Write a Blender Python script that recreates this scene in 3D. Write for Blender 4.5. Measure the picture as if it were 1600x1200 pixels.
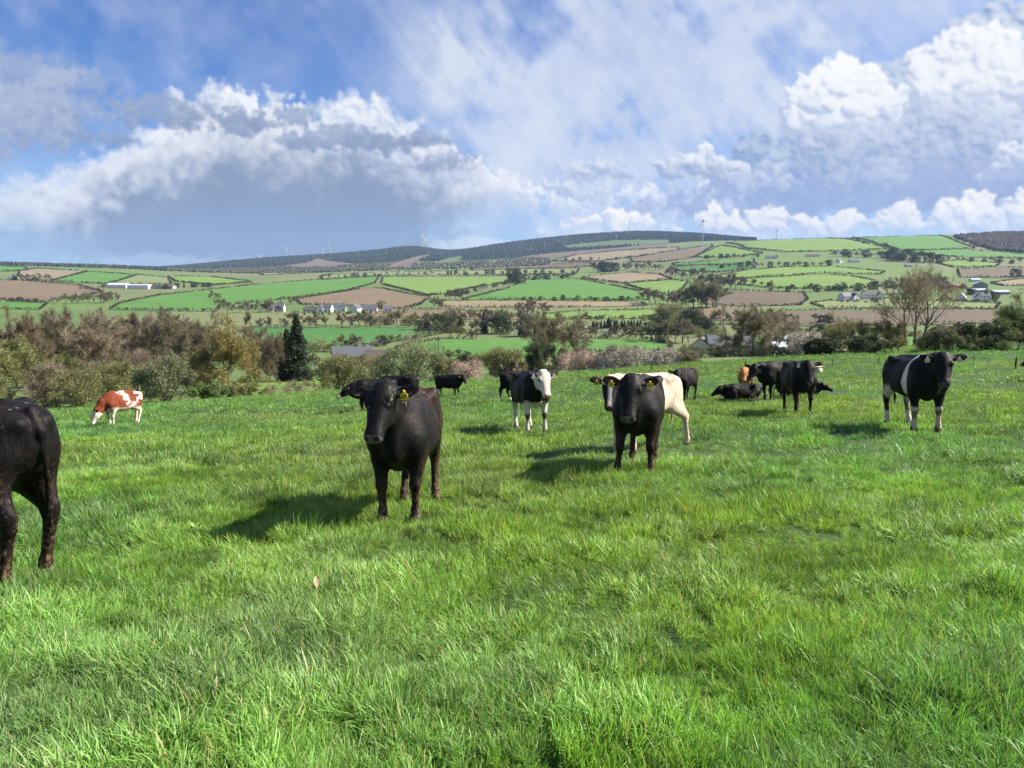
import bpy, bmesh, math, random, zlib
import numpy as np
from mathutils import Vector, Matrix, Euler
from mathutils.geometry import delaunay_2d_cdt

for _o in list(bpy.data.objects):
    bpy.data.objects.remove(_o)
scene = bpy.context.scene
COL = scene.collection
R = math.radians

# ------------------------------------------------------------------ camera, light, sky
EXPOSURE = 1.42
SUN_AZ, SUN_EL = 82.0, 40.0          # degrees clockwise from the view direction (+Y), and above the horizon
SUN_STRENGTH = 4.8
SKY_STRENGTH = 0.052
EYE = 1.6
F_PX = 1208.7                         # focal length in pixels of the 1600 wide photograph
PITCH = math.atan(170 / F_PX)

cam_data = bpy.data.cameras.new('camera')
cam_data.sensor_width = 36.0
cam_data.lens = 36.0 * F_PX / 1600.0
cam_data.clip_start = 0.05
cam_data.clip_end = 30000
cam = bpy.data.objects.new('camera', cam_data)
COL.objects.link(cam)
cam.location = (0, 0, EYE)
cam.rotation_euler = (R(90) - PITCH, 0, 0)
scene.camera = cam

sun_data = bpy.data.lights.new('sun', 'SUN')
sun_data.energy = SUN_STRENGTH
sun_data.angle = R(0.53)
sun_data.color = (1.0, 0.93, 0.82)
sun = bpy.data.objects.new('sun', sun_data)
COL.objects.link(sun)
sun_dir = Vector((math.sin(R(SUN_AZ)) * math.cos(R(SUN_EL)), math.cos(R(SUN_AZ)) * math.cos(R(SUN_EL)), math.sin(R(SUN_EL))))
sun.rotation_euler = sun_dir.to_track_quat('Z', 'Y').to_euler()
sun.location = (60, 0, 60)

scene.view_settings.view_transform = 'Standard'
scene.view_settings.look = 'None'
scene.view_settings.exposure = EXPOSURE
scene.view_settings.gamma = 1.0
scene.view_settings.use_curve_mapping = False
scene.render.engine = 'CYCLES'
scene.cycles.max_bounces = 6
scene.cycles.diffuse_bounces = 3
scene.cycles.glossy_bounces = 2
scene.cycles.transmission_bounces = 4
scene.cycles.transparent_max_bounces = 6
scene.cycles.use_denoising = True
scene.cycles.denoiser = 'OPENIMAGEDENOISE'
scene.cycles.denoising_input_passes = 'RGB_ALBEDO_NORMAL'
scene.cycles.denoising_prefilter = 'ACCURATE'
scene.cycles.use_adaptive_sampling = False
scene.cycles.sample_clamp_indirect = 3.0
scene.cycles.sample_clamp_direct = 1.2
scene.cycles.volume_bounces = 0


# ------------------------------------------------------------------ noise helpers (numpy)
def sstep(a, b, x):
    t = np.clip((x - a) / (b - a), 0, 1)
    return t * t * (3 - 2 * t)


def hash01(i, j, k, seed):
    h = (i.astype(np.int64) * 374761393 + j.astype(np.int64) * 668265263 + k.astype(np.int64) * 2147483647 + seed * 1274126177) & 0xFFFFFFFF
    h = ((h ^ (h >> 13)) * 1274126177) & 0xFFFFFFFF
    h = ((h ^ (h >> 16)) * 2246822519) & 0xFFFFFFFF
    return ((h ^ (h >> 15)) & 0xFFFFFF) / 16777215.0


def vnoise(x, y, z, seed=0):
    x, y, z = np.broadcast_arrays(np.asarray(x, float), np.asarray(y, float), np.asarray(z, float))
    xi, yi, zi = np.floor(x), np.floor(y), np.floor(z)
    fx, fy, fz = x - xi, y - yi, z - zi
    fx, fy, fz = fx * fx * (3 - 2 * fx), fy * fy * (3 - 2 * fy), fz * fz * (3 - 2 * fz)
    r = 0
    for a in (0, 1):
        wx = fx if a else 1 - fx
        for b in (0, 1):
            wy = fy if b else 1 - fy
            for c in (0, 1):
                wz = fz if c else 1 - fz
                r = r + wx * wy * wz * hash01(xi + a, yi + b, zi + c, seed)
    return r


def fbm(x, y, z=0.0, octaves=4, seed=0, gain=0.5):
    r, a, s = 0, 1.0, 0
    f = 1.0
    for o in range(octaves):
        r = r + a * vnoise(np.asarray(x) * f, np.asarray(y) * f, np.asarray(z) * f, seed + o * 17)
        s += a
        a *= gain
        f *= 2.03
    return r / s


# ------------------------------------------------------------------ sky: clear-sky model plus computed clouds
def lin(r, g, b):
    c = np.array([r, g, b]) / 255.0
    return np.where(c <= 0.04045, c / 12.92, ((c + 0.055) / 1.055) ** 2.4)


DEG = 21.1                            # angular unit used for clouds: 21.1 per degree


def sky_xy(px, py):
    """direction of a point of the sky: azimuth and elevation in angular units"""
    u, v = (px - 800) / F_PX, (600 - py) / F_PX
    yy, zz = math.cos(PITCH) + v * math.sin(PITCH), -math.sin(PITCH) + v * math.cos(PITCH)
    return math.degrees(math.atan2(u, yy)) * DEG, math.degrees(math.atan2(zz, math.hypot(u, yy))) * DEG


def make_clouds():
    SW, SH = 4320, 720                 # 12 samples per degree of azimuth and elevation, up to 60 degrees
    rng = np.random.default_rng(5)
    az = (np.arange(SW) + 0.5) / SW * 360 - 180
    el = (np.arange(SH) + 0.5) / SH * 60
    X, Y = np.meshgrid(az * DEG, el * DEG)
    X = X.astype(np.float32)
    Y = Y.astype(np.float32)
    kx = np.fft.rfftfreq(SW) * 12 / DEG
    ky = np.fft.fftfreq(SH) * 12 / DEG
    KX, KY = np.meshgrid(kx, ky)

    def field(scale, beta=2.6, sx=1.0, sy=1.0, shear=0.0):
        k = np.sqrt(((KX + shear * KY) * sx) ** 2 + (KY * sy) ** 2)
        amp = 1.0 / (k ** 2 + (1.0 / scale) ** 2) ** (beta / 4)
        ph = np.fft.rfft2(rng.standard_normal((SH, SW)))
        n = np.fft.irfft2(ph * amp, s=(SH, SW))
        return ((n - n.mean()) / n.std()).astype(np.float32)

    n1 = field(160, 4.0)
    n2 = field(45, 4.0)
    n3 = field(16, 4.0)
    n4 = field(30, 3.2)
    w1 = field(30, 5.2)
    w2 = field(30, 5.2)
    rgb = np.zeros((SH, SW, 3), np.float32)
    alpha = np.zeros((SH, SW), np.float32)

    def over(col, a):
        nonlocal rgb, alpha
        a = np.clip(a, 0, 1)[..., None].astype(np.float32)
        col = np.broadcast_to(np.asarray(col, np.float32), rgb.shape)
        na = a + alpha[..., None] * (1 - a)
        rgb = np.where(na > 1e-5, (col * a + rgb * alpha[..., None] * (1 - a)) / np.maximum(na, 1e-5), col)
        alpha = na[..., 0]

    def ell(px, py, rx, ry):
        cx, cy = sky_xy(px, py)
        return np.sqrt(((X - cx) / rx) ** 2 + ((Y - cy) / ry) ** 2)

    def mixc(a, b, t):
        return np.asarray(a, np.float32) * (1 - t[..., None]) + np.asarray(b, np.float32) * t[..., None]

    WHITE, LAV, _G, _B = lin(247, 248, 252), lin(188, 199, 224), lin(158, 171, 204), lin(132, 153, 200)
    # pale air along the horizon
    over(lin(150, 194, 238), 0.75 * np.exp(-np.maximum(Y, 0) / 70))
    # thin high veil, streaked
    st = field(200, 3.6, sx=3.2, sy=1.0, shear=-1.1)
    veil = np.minimum(1.0, np.exp(-(ell(1000, 130, 300, 270) ** 2)) * 1.7 * (0.85 + 0.18 * n1 + 0.10 * st))
    veil = np.maximum(veil, 0.75 * np.exp(-(ell(1400, -20, 460, 110) ** 2)))
    veil = np.maximum(veil, 0.10 + 0.08 * n1)
    over(mixc(lin(196, 210, 237), lin(218, 226, 241), np.clip(0.5 + 0.3 * n1, 0, 1)), np.clip(veil * (0.90 + 0.09 * st + 0.04 * n2), 0, 0.94))
    # scattered broken cloud over the rest of the sky, outside the view
    az0 = np.abs(X)
    out = sstep(880, 1250, az0 + 0.0 * Y) + sstep(760, 1000, Y)
    brok = sstep(0.15, 0.9, n1 + 0.45 * n2 + 0.15 * n3)
    over(mixc(LAV, WHITE, np.clip(0.5 + 0.4 * n2, 0, 1)), brok * np.clip(out, 0, 1) * 0.85)

    # ---- the great shower cloud
    kxs = [-500, -250, 0, 80, 150, 215, 280, 330, 362, 400, 430, 480, 520, 560, 590, 620, 660, 700, 745, 800, 840]
    kys = [330, 300, 264, 248, 228, 196, 166, 158, 134, 158, 152, 176, 158, 146, 160, 192, 212, 218, 246, 262, 300]
    tops = [sky_xy(a, b) for a, b in zip(kxs, kys)]
    tx, ty = np.array([t[0] for t in tops]), np.array([t[1] for t in tops])
    Xw, Yw = X + 4 * n4 + 6 * w1, Y + 4 * n4 + 6 * w2
    depth = np.interp(Xw, tx, ty) - Yw                       # below the upper edge
    edge_soft = np.interp(X, [sky_xy(0, 250)[0], sky_xy(200, 200)[0], sky_xy(300, 160)[0], sky_xy(700, 200)[0]], [46, 34, 9, 14])
    cov = sstep(0, 1, depth / edge_soft)
    lx = np.array([sky_xy(a, 300)[0] for a in (-420, -120, 30, 150, 260)])
    ly = np.array([sky_xy(0, b)[1] for b in (335, 342, 356, 394, 434)])
    lowedge = sstep(-60, 44, Y + 5 * n2 - np.interp(X, lx, ly))
    rx_, _ = sky_xy(715, 300)
    right = 1 - sstep(-80, 75, X - rx_ + (Y - sky_xy(0, 330)[1]) * -0.55 + 14 * n2)
    shaft = np.where(Y < sky_xy(0, 270)[1], right, 1.0)
    shaft = right + (1 - right) * sstep(sky_xy(0, 318)[1], sky_xy(0, 268)[1], Y + 8 * n2)
    cov = cov * lowedge * shaft
    thr = np.interp(X, [sky_xy(0, 0)[0], sky_xy(180, 0)[0], sky_xy(330, 0)[0], sky_xy(480, 0)[0], sky_xy(600, 0)[0], sky_xy(720, 0)[0]], [70, 62, 66, 64, 66, 60])
    t = sstep(0.15, 1.9, (depth + 5 * n2 + 5 * w1 + 2.5 * n4) / thr)
    base = mixc(lin(240, 243, 250), lin(136, 153, 182), t)
    low = sstep(40, 240, depth)
    base = base * (1 - low[..., None]) + np.asarray(lin(128, 150, 184), np.float32) * low[..., None]
    base = base * (1 + 0.045 * n2[..., None] * (1 - t[..., None]) + 0.014 * n1[..., None])
    over(base, cov * 0.97)

    def puffs(circles, col_hi, col_mid, col_lo, base_py, top_py, warp=1.0, levels=3, sun_gain=1.0, soft=2.2, seed=1, op=1.0, n_child=13):
        rg = np.random.default_rng(seed)
        D = np.full((SH, SW), -1e4, np.float32)
        Z = np.full((SH, SW), -1e4, np.float32)
        todo = [(*sky_xy(a, b), r, 0.0, 0) for a, b, r in circles]
        done = []
        while todo:
            cx, cy, r, cz, lv = todo.pop()
            done.append((cx, cy, r, cz))
            if lv < levels:
                for _ in range(n_child):
                    a = rg.uniform(-0.35, math.pi + 0.35)
                    q = math.sqrt(rg.uniform(0.05, 1.0)) * 0.98
                    rr = r * rg.uniform(0.24, 0.46)
                    if rr < 3.2:
                        continue
                    todo.append((cx + math.cos(a) * q * r, cy + math.sin(a) * q * r * 0.92, rr, cz + r * math.sqrt(max(0, 1 - q * q)) * 0.85, lv + 1))
        for cx, cy, r, cz in done:
            i0, i1 = int((cx - r * 1.5) / DEG * 12 + SW / 2) - 4, int((cx + r * 1.5) / DEG * 12 + SW / 2) + 5
            j0, j1 = max(0, int((cy - r * 1.5) / DEG * 12) - 4), min(SH, int((cy + r * 1.5) / DEG * 12) + 5)
            if i0 < 0 or i1 > SW or j1 <= j0:
                continue
            sl = (slice(j0, j1), slice(i0, i1))
            wx = X[sl] + warp * (3.0 * w1[sl] + 0.3 * n4[sl])
            wy = Y[sl] + warp * (3.0 * w2[sl] - 0.3 * n4[sl])
            d = np.sqrt((wx - cx) ** 2 + (wy - cy) ** 2)
            D[sl] = np.maximum(D[sl], r - d)
            Z[sl] = np.maximum(Z[sl], np.where(d < r, cz + np.sqrt(np.maximum(r * r - d * d, 0)), -1e4))
        cut = sky_xy(800, base_py)[1]
        a = sstep(-0.3, 1.0, D / soft + 0.05 * n4) * sstep(-10, 12, Y - cut + 7 * n2 + 4 * n3)
        Zc = np.where(Z < -1e3, 0, Z)
        step = DEG / 12
        gx = (np.roll(Zc, -1, 1) - np.roll(Zc, 1, 1)) / (2 * step)
        gy = (np.roll(Zc, -1, 0) - np.roll(Zc, 1, 0)) / (2 * step)
        gx, gy = np.clip(gx, -2.2, 2.2), np.clip(gy, -2.2, 2.2)
        nl = np.sqrt(gx * gx + gy * gy + 1)
        lam = (-gx * 0.42 - gy * 0.66 + 0.52) / nl

        def blur(v, k):
            for _ in range(k):
                v = (v + np.roll(v, 1, 0) + np.roll(v, -1, 0) + np.roll(v, 1, 1) + np.roll(v, -1, 1)) / 5
            return v
        lam = 0.62 * blur(lam, 1) + 0.38 * blur(lam, 8)
        hh = np.clip((Y - cut) / (sky_xy(800, top_py)[1] - cut), 0, 1)
        s = np.clip(0.02 + sun_gain * (0.95 * lam - 0.06) * (0.45 + 0.8 * hh) + 0.24 * hh + 0.05 * n2, 0, 1)
        c = np.where((s < 0.5)[..., None], mixc(col_lo, col_mid, np.clip(s * 2, 0, 1)), mixc(col_mid, col_hi, np.clip(s * 2 - 1, 0, 1)))
        over(c, a * op)

    # bright ragged tops of the shower cloud
    puffs([(292, 168, 22), (335, 160, 26), (362, 152, 17), (420, 158, 17), (500, 178, 22), (545, 172, 30), (590, 190, 27), (640, 212, 22), (690, 224, 18)],
          lin(250, 251, 253), lin(233, 238, 247), lin(200, 211, 231), 232, 140, warp=2.2, soft=16, sun_gain=1.15, seed=3, op=0.9)
    puffs([(630, 258, 34), (672, 268, 34), (705, 258, 28), (590, 244, 26), (738, 268, 22), (540, 238, 22)],
          lin(232, 236, 245), lin(196, 207, 229), lin(160, 174, 205), 304, 215, warp=2.4, soft=18, seed=4, op=0.75)

    def bank(px, py, rx, ry, col_a, col_b, op, rough=0.55, sharp=(0.42, -0.34)):
        d = 1 - ell(px, py, rx, ry) + rough * (0.30 * n2 + 0.2 * n4)
        a = sstep(sharp[1], sharp[0], d)
        _, cy = sky_xy(px, py)
        g = np.clip(0.5 + (Y - cy) / (2 * ry) + 0.15 * n3, 0, 1)
        over(mixc(col_a, col_b, g), a * op)

    dk, dl = lin(132, 150, 184), lin(156, 172, 201)
    for b in ((285, 180, 92, 20), (352, 190, 62, 17), (462, 180, 32, 13), (545, 216, 74, 17), (600, 222, 52, 15), (470, 224, 44, 9), (182, 216, 36, 10), (660, 220, 34, 11), (415, 194, 22, 9), (365, 205, 18, 8), (690, 254, 44, 16)):
        bank(*b, dk, dl, 0.82, rough=0.9)
    # lavender bank at the upper left
    bank(20, 118, 105, 34, lin(138, 158, 198), lin(164, 180, 210), 0.85, rough=0.4)
    bank(10, 180, 138, 38, lin(134, 154, 193), lin(176, 188, 213), 0.92, rough=0.4)
    bank(-150, 165, 150, 60, lin(150, 168, 204), lin(184, 196, 220), 0.9, rough=0.5)
    bank(85, 122, 30, 17, lin(176, 188, 216), lin(192, 201, 224), 0.6, rough=0.7)
    bank(20, 365, 45, 4, lin(130, 160, 205), lin(150, 178, 215), 0.6)

    # ---- the great cumulus at the right
    body = [(1500, 245, 110), (1600, 215, 135), (1400, 235, 95), (1290, 255, 72), (1210, 268, 55), (1700, 210, 150), (1850, 260, 120), (1345, 190, 74)]
    puffs(body, lin(226, 232, 243), lin(192, 206, 229), lin(140, 165, 207), 338, 60, warp=2.0, seed=11, soft=9, sun_gain=0.75)
    puffs([(1270, 150, 32), (1312, 140, 34), (1345, 145, 36), (1375, 160, 26), (1300, 180, 48), (1240, 192, 22), (1350, 178, 36)],
          lin(253, 253, 255), lin(236, 240, 248), lin(182, 196, 224), 262, 100, seed=12, sun_gain=1.05, soft=3.0)
    puffs([(1470, 112, 34), (1520, 98, 36), (1565, 110, 38), (1610, 122, 44), (1500, 140, 46), (1560, 155, 52), (1450, 150, 30), (1660, 120, 60)],
          lin(252, 253, 255), lin(238, 241, 248), lin(190, 202, 227), 250, 62, seed=13, sun_gain=1.0, soft=3.0)
    puffs([(1420, 230, 52), (1340, 240, 42), (1500, 215, 60), (1280, 238, 30), (1560, 240, 56)],
          lin(226, 231, 243), lin(203, 212, 233), lin(158, 176, 212), 296, 170, warp=2.4, seed=14, soft=16, op=0.8, sun_gain=0.8)
    puffs([(1080, 256, 20), (1098, 240, 13), (1052, 262, 18), (1120, 268, 22), (1030, 262, 11), (1150, 280, 26)],
          lin(243, 246, 251), lin(206, 214, 233), lin(158, 175, 212), 300, 226, seed=15, soft=3.5)
    bank(1330, 308, 270, 30, lin(140, 163, 209), lin(160, 178, 216), 0.88, rough=0.6)
    bank(1530, 300, 190, 34, lin(142, 164, 209), lin(168, 184, 218), 0.75, rough=0.7)
    puffs([(1590, 270, 34), (1560, 285, 20), (1622, 250, 40)], lin(248, 248, 250), lin(222, 228, 241), lin(172, 188, 220), 302, 225, seed=16, soft=5, warp=1.6)
    puffs([(1330, 300, 28), (1380, 295, 34), (1290, 306, 24)], lin(206, 215, 235), lin(186, 199, 226), lin(152, 172, 212), 312, 262, seed=17, soft=9, warp=2, op=0.8)
    puffs([(1195, 285, 20), (1160, 296, 18), (1228, 292, 16)], lin(222, 229, 243), lin(190, 203, 229), lin(152, 172, 212), 310, 262, seed=18, soft=7, warp=2, op=0.8)
    # small flat clouds over the middle
    puffs([(905, 272, 17), (880, 270, 14), (935, 268, 20), (965, 268, 18), (985, 274, 12)], lin(226, 231, 243), lin(190, 202, 228), lin(160, 178, 214), 292, 254, seed=21, soft=6, warp=1.8, op=0.85)
    puffs([(890, 302, 15), (920, 308, 13), (865, 296, 10), (950, 304, 13)], lin(234, 237, 245), lin(204, 214, 233), lin(170, 188, 220), 322, 282, seed=22, soft=5, warp=1.8, op=0.9)
    puffs([(815, 312, 15), (800, 316, 12), (832, 318, 10)], lin(226, 231, 243), lin(205, 214, 233), lin(178, 196, 226), 327, 298, seed=23, soft=6, warp=1.6, op=0.8)
    # white row on the horizon
    puffs([(905, 350, 12), (930, 345, 13), (958, 338, 15), (985, 340, 14), (1008, 348, 11), (880, 356, 8), (1058, 360, 9), (1033, 361, 5), (845, 366, 7), (970, 352, 16)],
          lin(254, 252, 249), lin(238, 239, 244), lin(200, 211, 232), 372, 322, seed=24, soft=2.6, warp=1.1)
    row = [(x, 352 + 5 * math.sin(x * 0.05), 13 + 5 * math.sin(x * 0.11 + 1)) for x in range(1105, 2000, 21)]
    puffs(row + [(1115, 334, 15), (1140, 345, 16), (1175, 344, 15), (1100, 345, 12), (1330, 348, 16), (1410, 336, 17), (1480, 332, 20), (1530, 332, 22), (1590, 334, 24)],
          lin(254, 250, 243), lin(232, 235, 243), lin(186, 200, 227), 378, 322, seed=25, soft=3.0, warp=1.3)
    bank(240, 412, 130, 12, lin(176, 204, 238), lin(196, 216, 240), 0.5, rough=0.8)
    bank(740, 384, 60, 10, lin(214, 226, 241), lin(226, 234, 245), 0.6, rough=0.8)
    # horizon and zenith filler below 0 degrees is the lowest row
    fade = sstep(52, 59, Y / DEG)
    alpha = alpha * (1 - fade) + 0.35 * fade
    rgb[:] = rgb * (1 - fade[..., None]) + np.asarray(lin(190, 206, 234), np.float32) * fade[..., None]
    rgb[0], alpha[0] = rgb[0].mean(0), alpha[0].mean()
    img = bpy.data.images.new('cloud_cover', SW, SH, alpha=True, float_buffer=True)
    img.colorspace_settings.name = 'Non-Color'
    img.alpha_mode = 'CHANNEL_PACKED'
    buf = np.empty((SH, SW, 4), np.float32)
    buf[..., :3] = rgb
    buf[..., 3] = alpha
    img.pixels.foreach_set(buf.ravel())
    img.update()
    return img


world = bpy.data.worlds.new('World')
scene.world = world
world.use_nodes = True
wt = world.node_tree
wt.nodes.clear()


def N(tree, kind, **kw):
    n = tree.nodes.new(kind)
    for k, v in kw.items():
        if k.startswith('in_'):
            key = k[3:]
            n.inputs[int(key) if key.isdigit() else key.replace('_', ' ')].default_value = v
        else:
            setattr(n, k, v)
    return n


def build_world():
    L = wt.links.new
    skyt = N(wt, 'ShaderNodeTexSky', sky_type='NISHITA', sun_disc=False)
    skyt.sun_elevation = R(SUN_EL)
    skyt.sun_rotation = R(SUN_AZ)
    skyt.air_density = 1.0
    skyt.dust_density = 0.3
    skyt.ozone_density = 2.5
    tc = N(wt, 'ShaderNodeTexCoord')
    sp = N(wt, 'ShaderNodeSeparateXYZ')
    L(tc.outputs['Generated'], sp.inputs[0])
    a = N(wt, 'ShaderNodeMath', operation='ARCTAN2')
    L(sp.outputs[0], a.inputs[0]); L(sp.outputs[1], a.inputs[1])
    u = N(wt, 'ShaderNodeMath', operation='MULTIPLY_ADD', in_1=1 / (2 * math.pi), in_2=0.5)
    L(a.outputs[0], u.inputs[0])
    e = N(wt, 'ShaderNodeMath', operation='ARCSINE')
    L(sp.outputs[2], e.inputs[0])
    v = N(wt, 'ShaderNodeMath', operation='MULTIPLY', in_1=3 / math.pi)
    L(e.outputs[0], v.inputs[0])
    v2 = N(wt, 'ShaderNodeClamp', in_1=0.0006, in_2=0.9994)
    L(v.outputs[0], v2.inputs[0])
    cb = N(wt, 'ShaderNodeCombineXYZ')
    L(u.outputs[0], cb.inputs[0]); L(v2.outputs[0], cb.inputs[1])
    im = N(wt, 'ShaderNodeTexImage', interpolation='Cubic', extension='EXTEND')
    im.image = make_clouds()
    L(cb.outputs[0], im.inputs[0])
    s1 = N(wt, 'ShaderNodeMix', data_type='RGBA', blend_type='MULTIPLY')
    s1.inputs['Factor'].default_value = 1
    L(skyt.outputs[0], s1.inputs['A'])
    k = SKY_STRENGTH
    s1.inputs['B'].default_value = (k * 0.40, k * 0.59, k * 0.96, 1)
    s2 = N(wt, 'ShaderNodeMix', data_type='RGBA', blend_type='MULTIPLY')
    s2.inputs['Factor'].default_value = 1
    g = 1 / 2 ** EXPOSURE
    L(im.outputs['Color'], s2.inputs['A'])
    s2.inputs['B'].default_value = (g, g, g, 1)
    mx = N(wt, 'ShaderNodeMix', data_type='RGBA', blend_type='MIX')
    L(im.outputs['Alpha'], mx.inputs['Factor'])
    L(s1.outputs['Result'], mx.inputs['A']); L(s2.outputs['Result'], mx.inputs['B'])
    bg = N(wt, 'ShaderNodeBackground')
    bg.inputs['Strength'].default_value = 1.0
    L(mx.outputs['Result'], bg.inputs['Color'])
    o = N(wt, 'ShaderNodeOutputWorld')
    L(bg.outputs[0], o.inputs[0])


build_world()


# ------------------------------------------------------------------ object helpers
def tag(o, label=None, cat=None, group=None, kind=None):
    if label: o['label'] = label
    if cat: o['category'] = cat
    if group: o['group'] = group
    if kind: o['kind'] = kind
    return o


def link(name, data, parent=None, loc=None, rotz=None):
    o = bpy.data.objects.new(name, data)
    COL.objects.link(o)
    if parent is not None:
        o.parent = parent
    if loc is not None:
        o.location = loc
    if rotz is not None:
        o.rotation_euler = (0, 0, rotz)
    return o


def mesh_np(name, verts, tris=None, quads=None, mat=None, smooth=False):
    """mesh from numpy arrays of triangles and/or quads"""
    me = bpy.data.meshes.new(name)
    verts = np.asarray(verts, np.float32).reshape(-1, 3)
    parts, tot = [], []
    if tris is not None and len(tris):
        parts.append(np.asarray(tris, np.int32).reshape(-1)); tot.append(np.full(len(tris), 3, np.int32))
    if quads is not None and len(quads):
        parts.append(np.asarray(quads, np.int32).reshape(-1)); tot.append(np.full(len(quads), 4, np.int32))
    me.vertices.add(len(verts))
    me.vertices.foreach_set('co', verts.ravel())
    if parts:
        loops = np.concatenate(parts)
        totals = np.concatenate(tot)
        starts = np.concatenate([[0], np.cumsum(totals)[:-1]]).astype(np.int32)
        me.loops.add(len(loops))
        me.loops.foreach_set('vertex_index', loops)
        me.polygons.add(len(totals))
        me.polygons.foreach_set('loop_start', starts)
        me.polygons.foreach_set('loop_total', totals)
        if smooth:
            me.polygons.foreach_set('use_smooth', np.ones(len(totals), bool))
    me.update(calc_edges=True)
    if mat is not None:
        me.materials.append(mat)
    return me


def attr_color(me, name, rgba):
    a = me.attributes.new(name, 'FLOAT_COLOR', 'POINT')
    rgba = np.asarray(rgba, np.float32)
    if rgba.shape[1] == 3:
        rgba = np.concatenate([rgba, np.ones((len(rgba), 1), np.float32)], 1)
    a.data.foreach_set('color', rgba.ravel())


def bm_mesh(name, bm, mat=None, smooth=False):
    me = bpy.data.meshes.new(name)
    bm.normal_update()
    bm.to_mesh(me)
    bm.free()
    if mat is not None:
        for m in (mat if isinstance(mat, (list, tuple)) else [mat]):
            me.materials.append(m)
    if smooth:
        for p in me.polygons:
            p.use_smooth = True
    return me


def material(name, rough=0.8, spec=0.3):
    m = bpy.data.materials.new(name)
    m.use_nodes = True
    t = m.node_tree
    b = t.nodes['Principled BSDF']
    b.inputs['Roughness'].default_value = rough
    b.inputs['Specular IOR Level'].default_value = spec
    return m, t, b


def ramp(t, stops):
    r = t.nodes.new('ShaderNodeValToRGB')
    e = r.color_ramp.elements
    while len(e) < len(stops):
        e.new(0.5)
    for k, (p, c) in zip(e, stops):
        k.position = p
        k.color = (*c, 1)
    return r


def noise(t, scale, detail=4, rough=0.55, coord=None, vec_scale=None):
    n = N(t, 'ShaderNodeTexNoise')
    n.inputs['Scale'].default_value = scale
    n.inputs['Detail'].default_value = detail
    n.inputs['Roughness'].default_value = rough
    if coord is not None:
        if vec_scale is not None:
            mp = N(t, 'ShaderNodeMapping')
            mp.inputs['Scale'].default_value = vec_scale
            t.links.new(coord, mp.inputs[0])
            coord = mp.outputs[0]
        t.links.new(coord, n.inputs['Vector'])
    return n


def plain(name, col, rough=0.7, spec=0.3, vary=0.15, scale=3.0, metal=0.0, bump=0.0):
    """a plain coloured surface with slight mottling"""
    m, t, b = material(name, rough, spec)
    b.inputs['Metallic'].default_value = metal
    tc = N(t, 'ShaderNodeTexCoord')
    n = noise(t, scale, 5, 0.6, tc.outputs['Object'])
    c = np.array(col)
    r = ramp(t, [(0.3, tuple(c * (1 - vary))), (0.7, tuple(np.minimum(c * (1 + vary), 1)))])
    t.links.new(n.outputs[0], r.inputs[0])
    t.links.new(r.outputs[0], b.inputs['Base Color'])
    if bump:
        bp = N(t, 'ShaderNodeBump')
        bp.inputs['Strength'].default_value = bump
        bp.inputs['Distance'].default_value = 0.05
        t.links.new(n.outputs[0], bp.inputs['Height'])
        t.links.new(bp.outputs[0], b.inputs['Normal'])
    return m


# ------------------------------------------------------------------ the land: height as a smooth function of (x, y)
CT, ST = math.cos(PITCH), math.sin(PITCH)


def slope_of(py):
    v = (600 - py) / F_PX
    return (-ST + v * CT) / (CT + v * ST)


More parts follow.
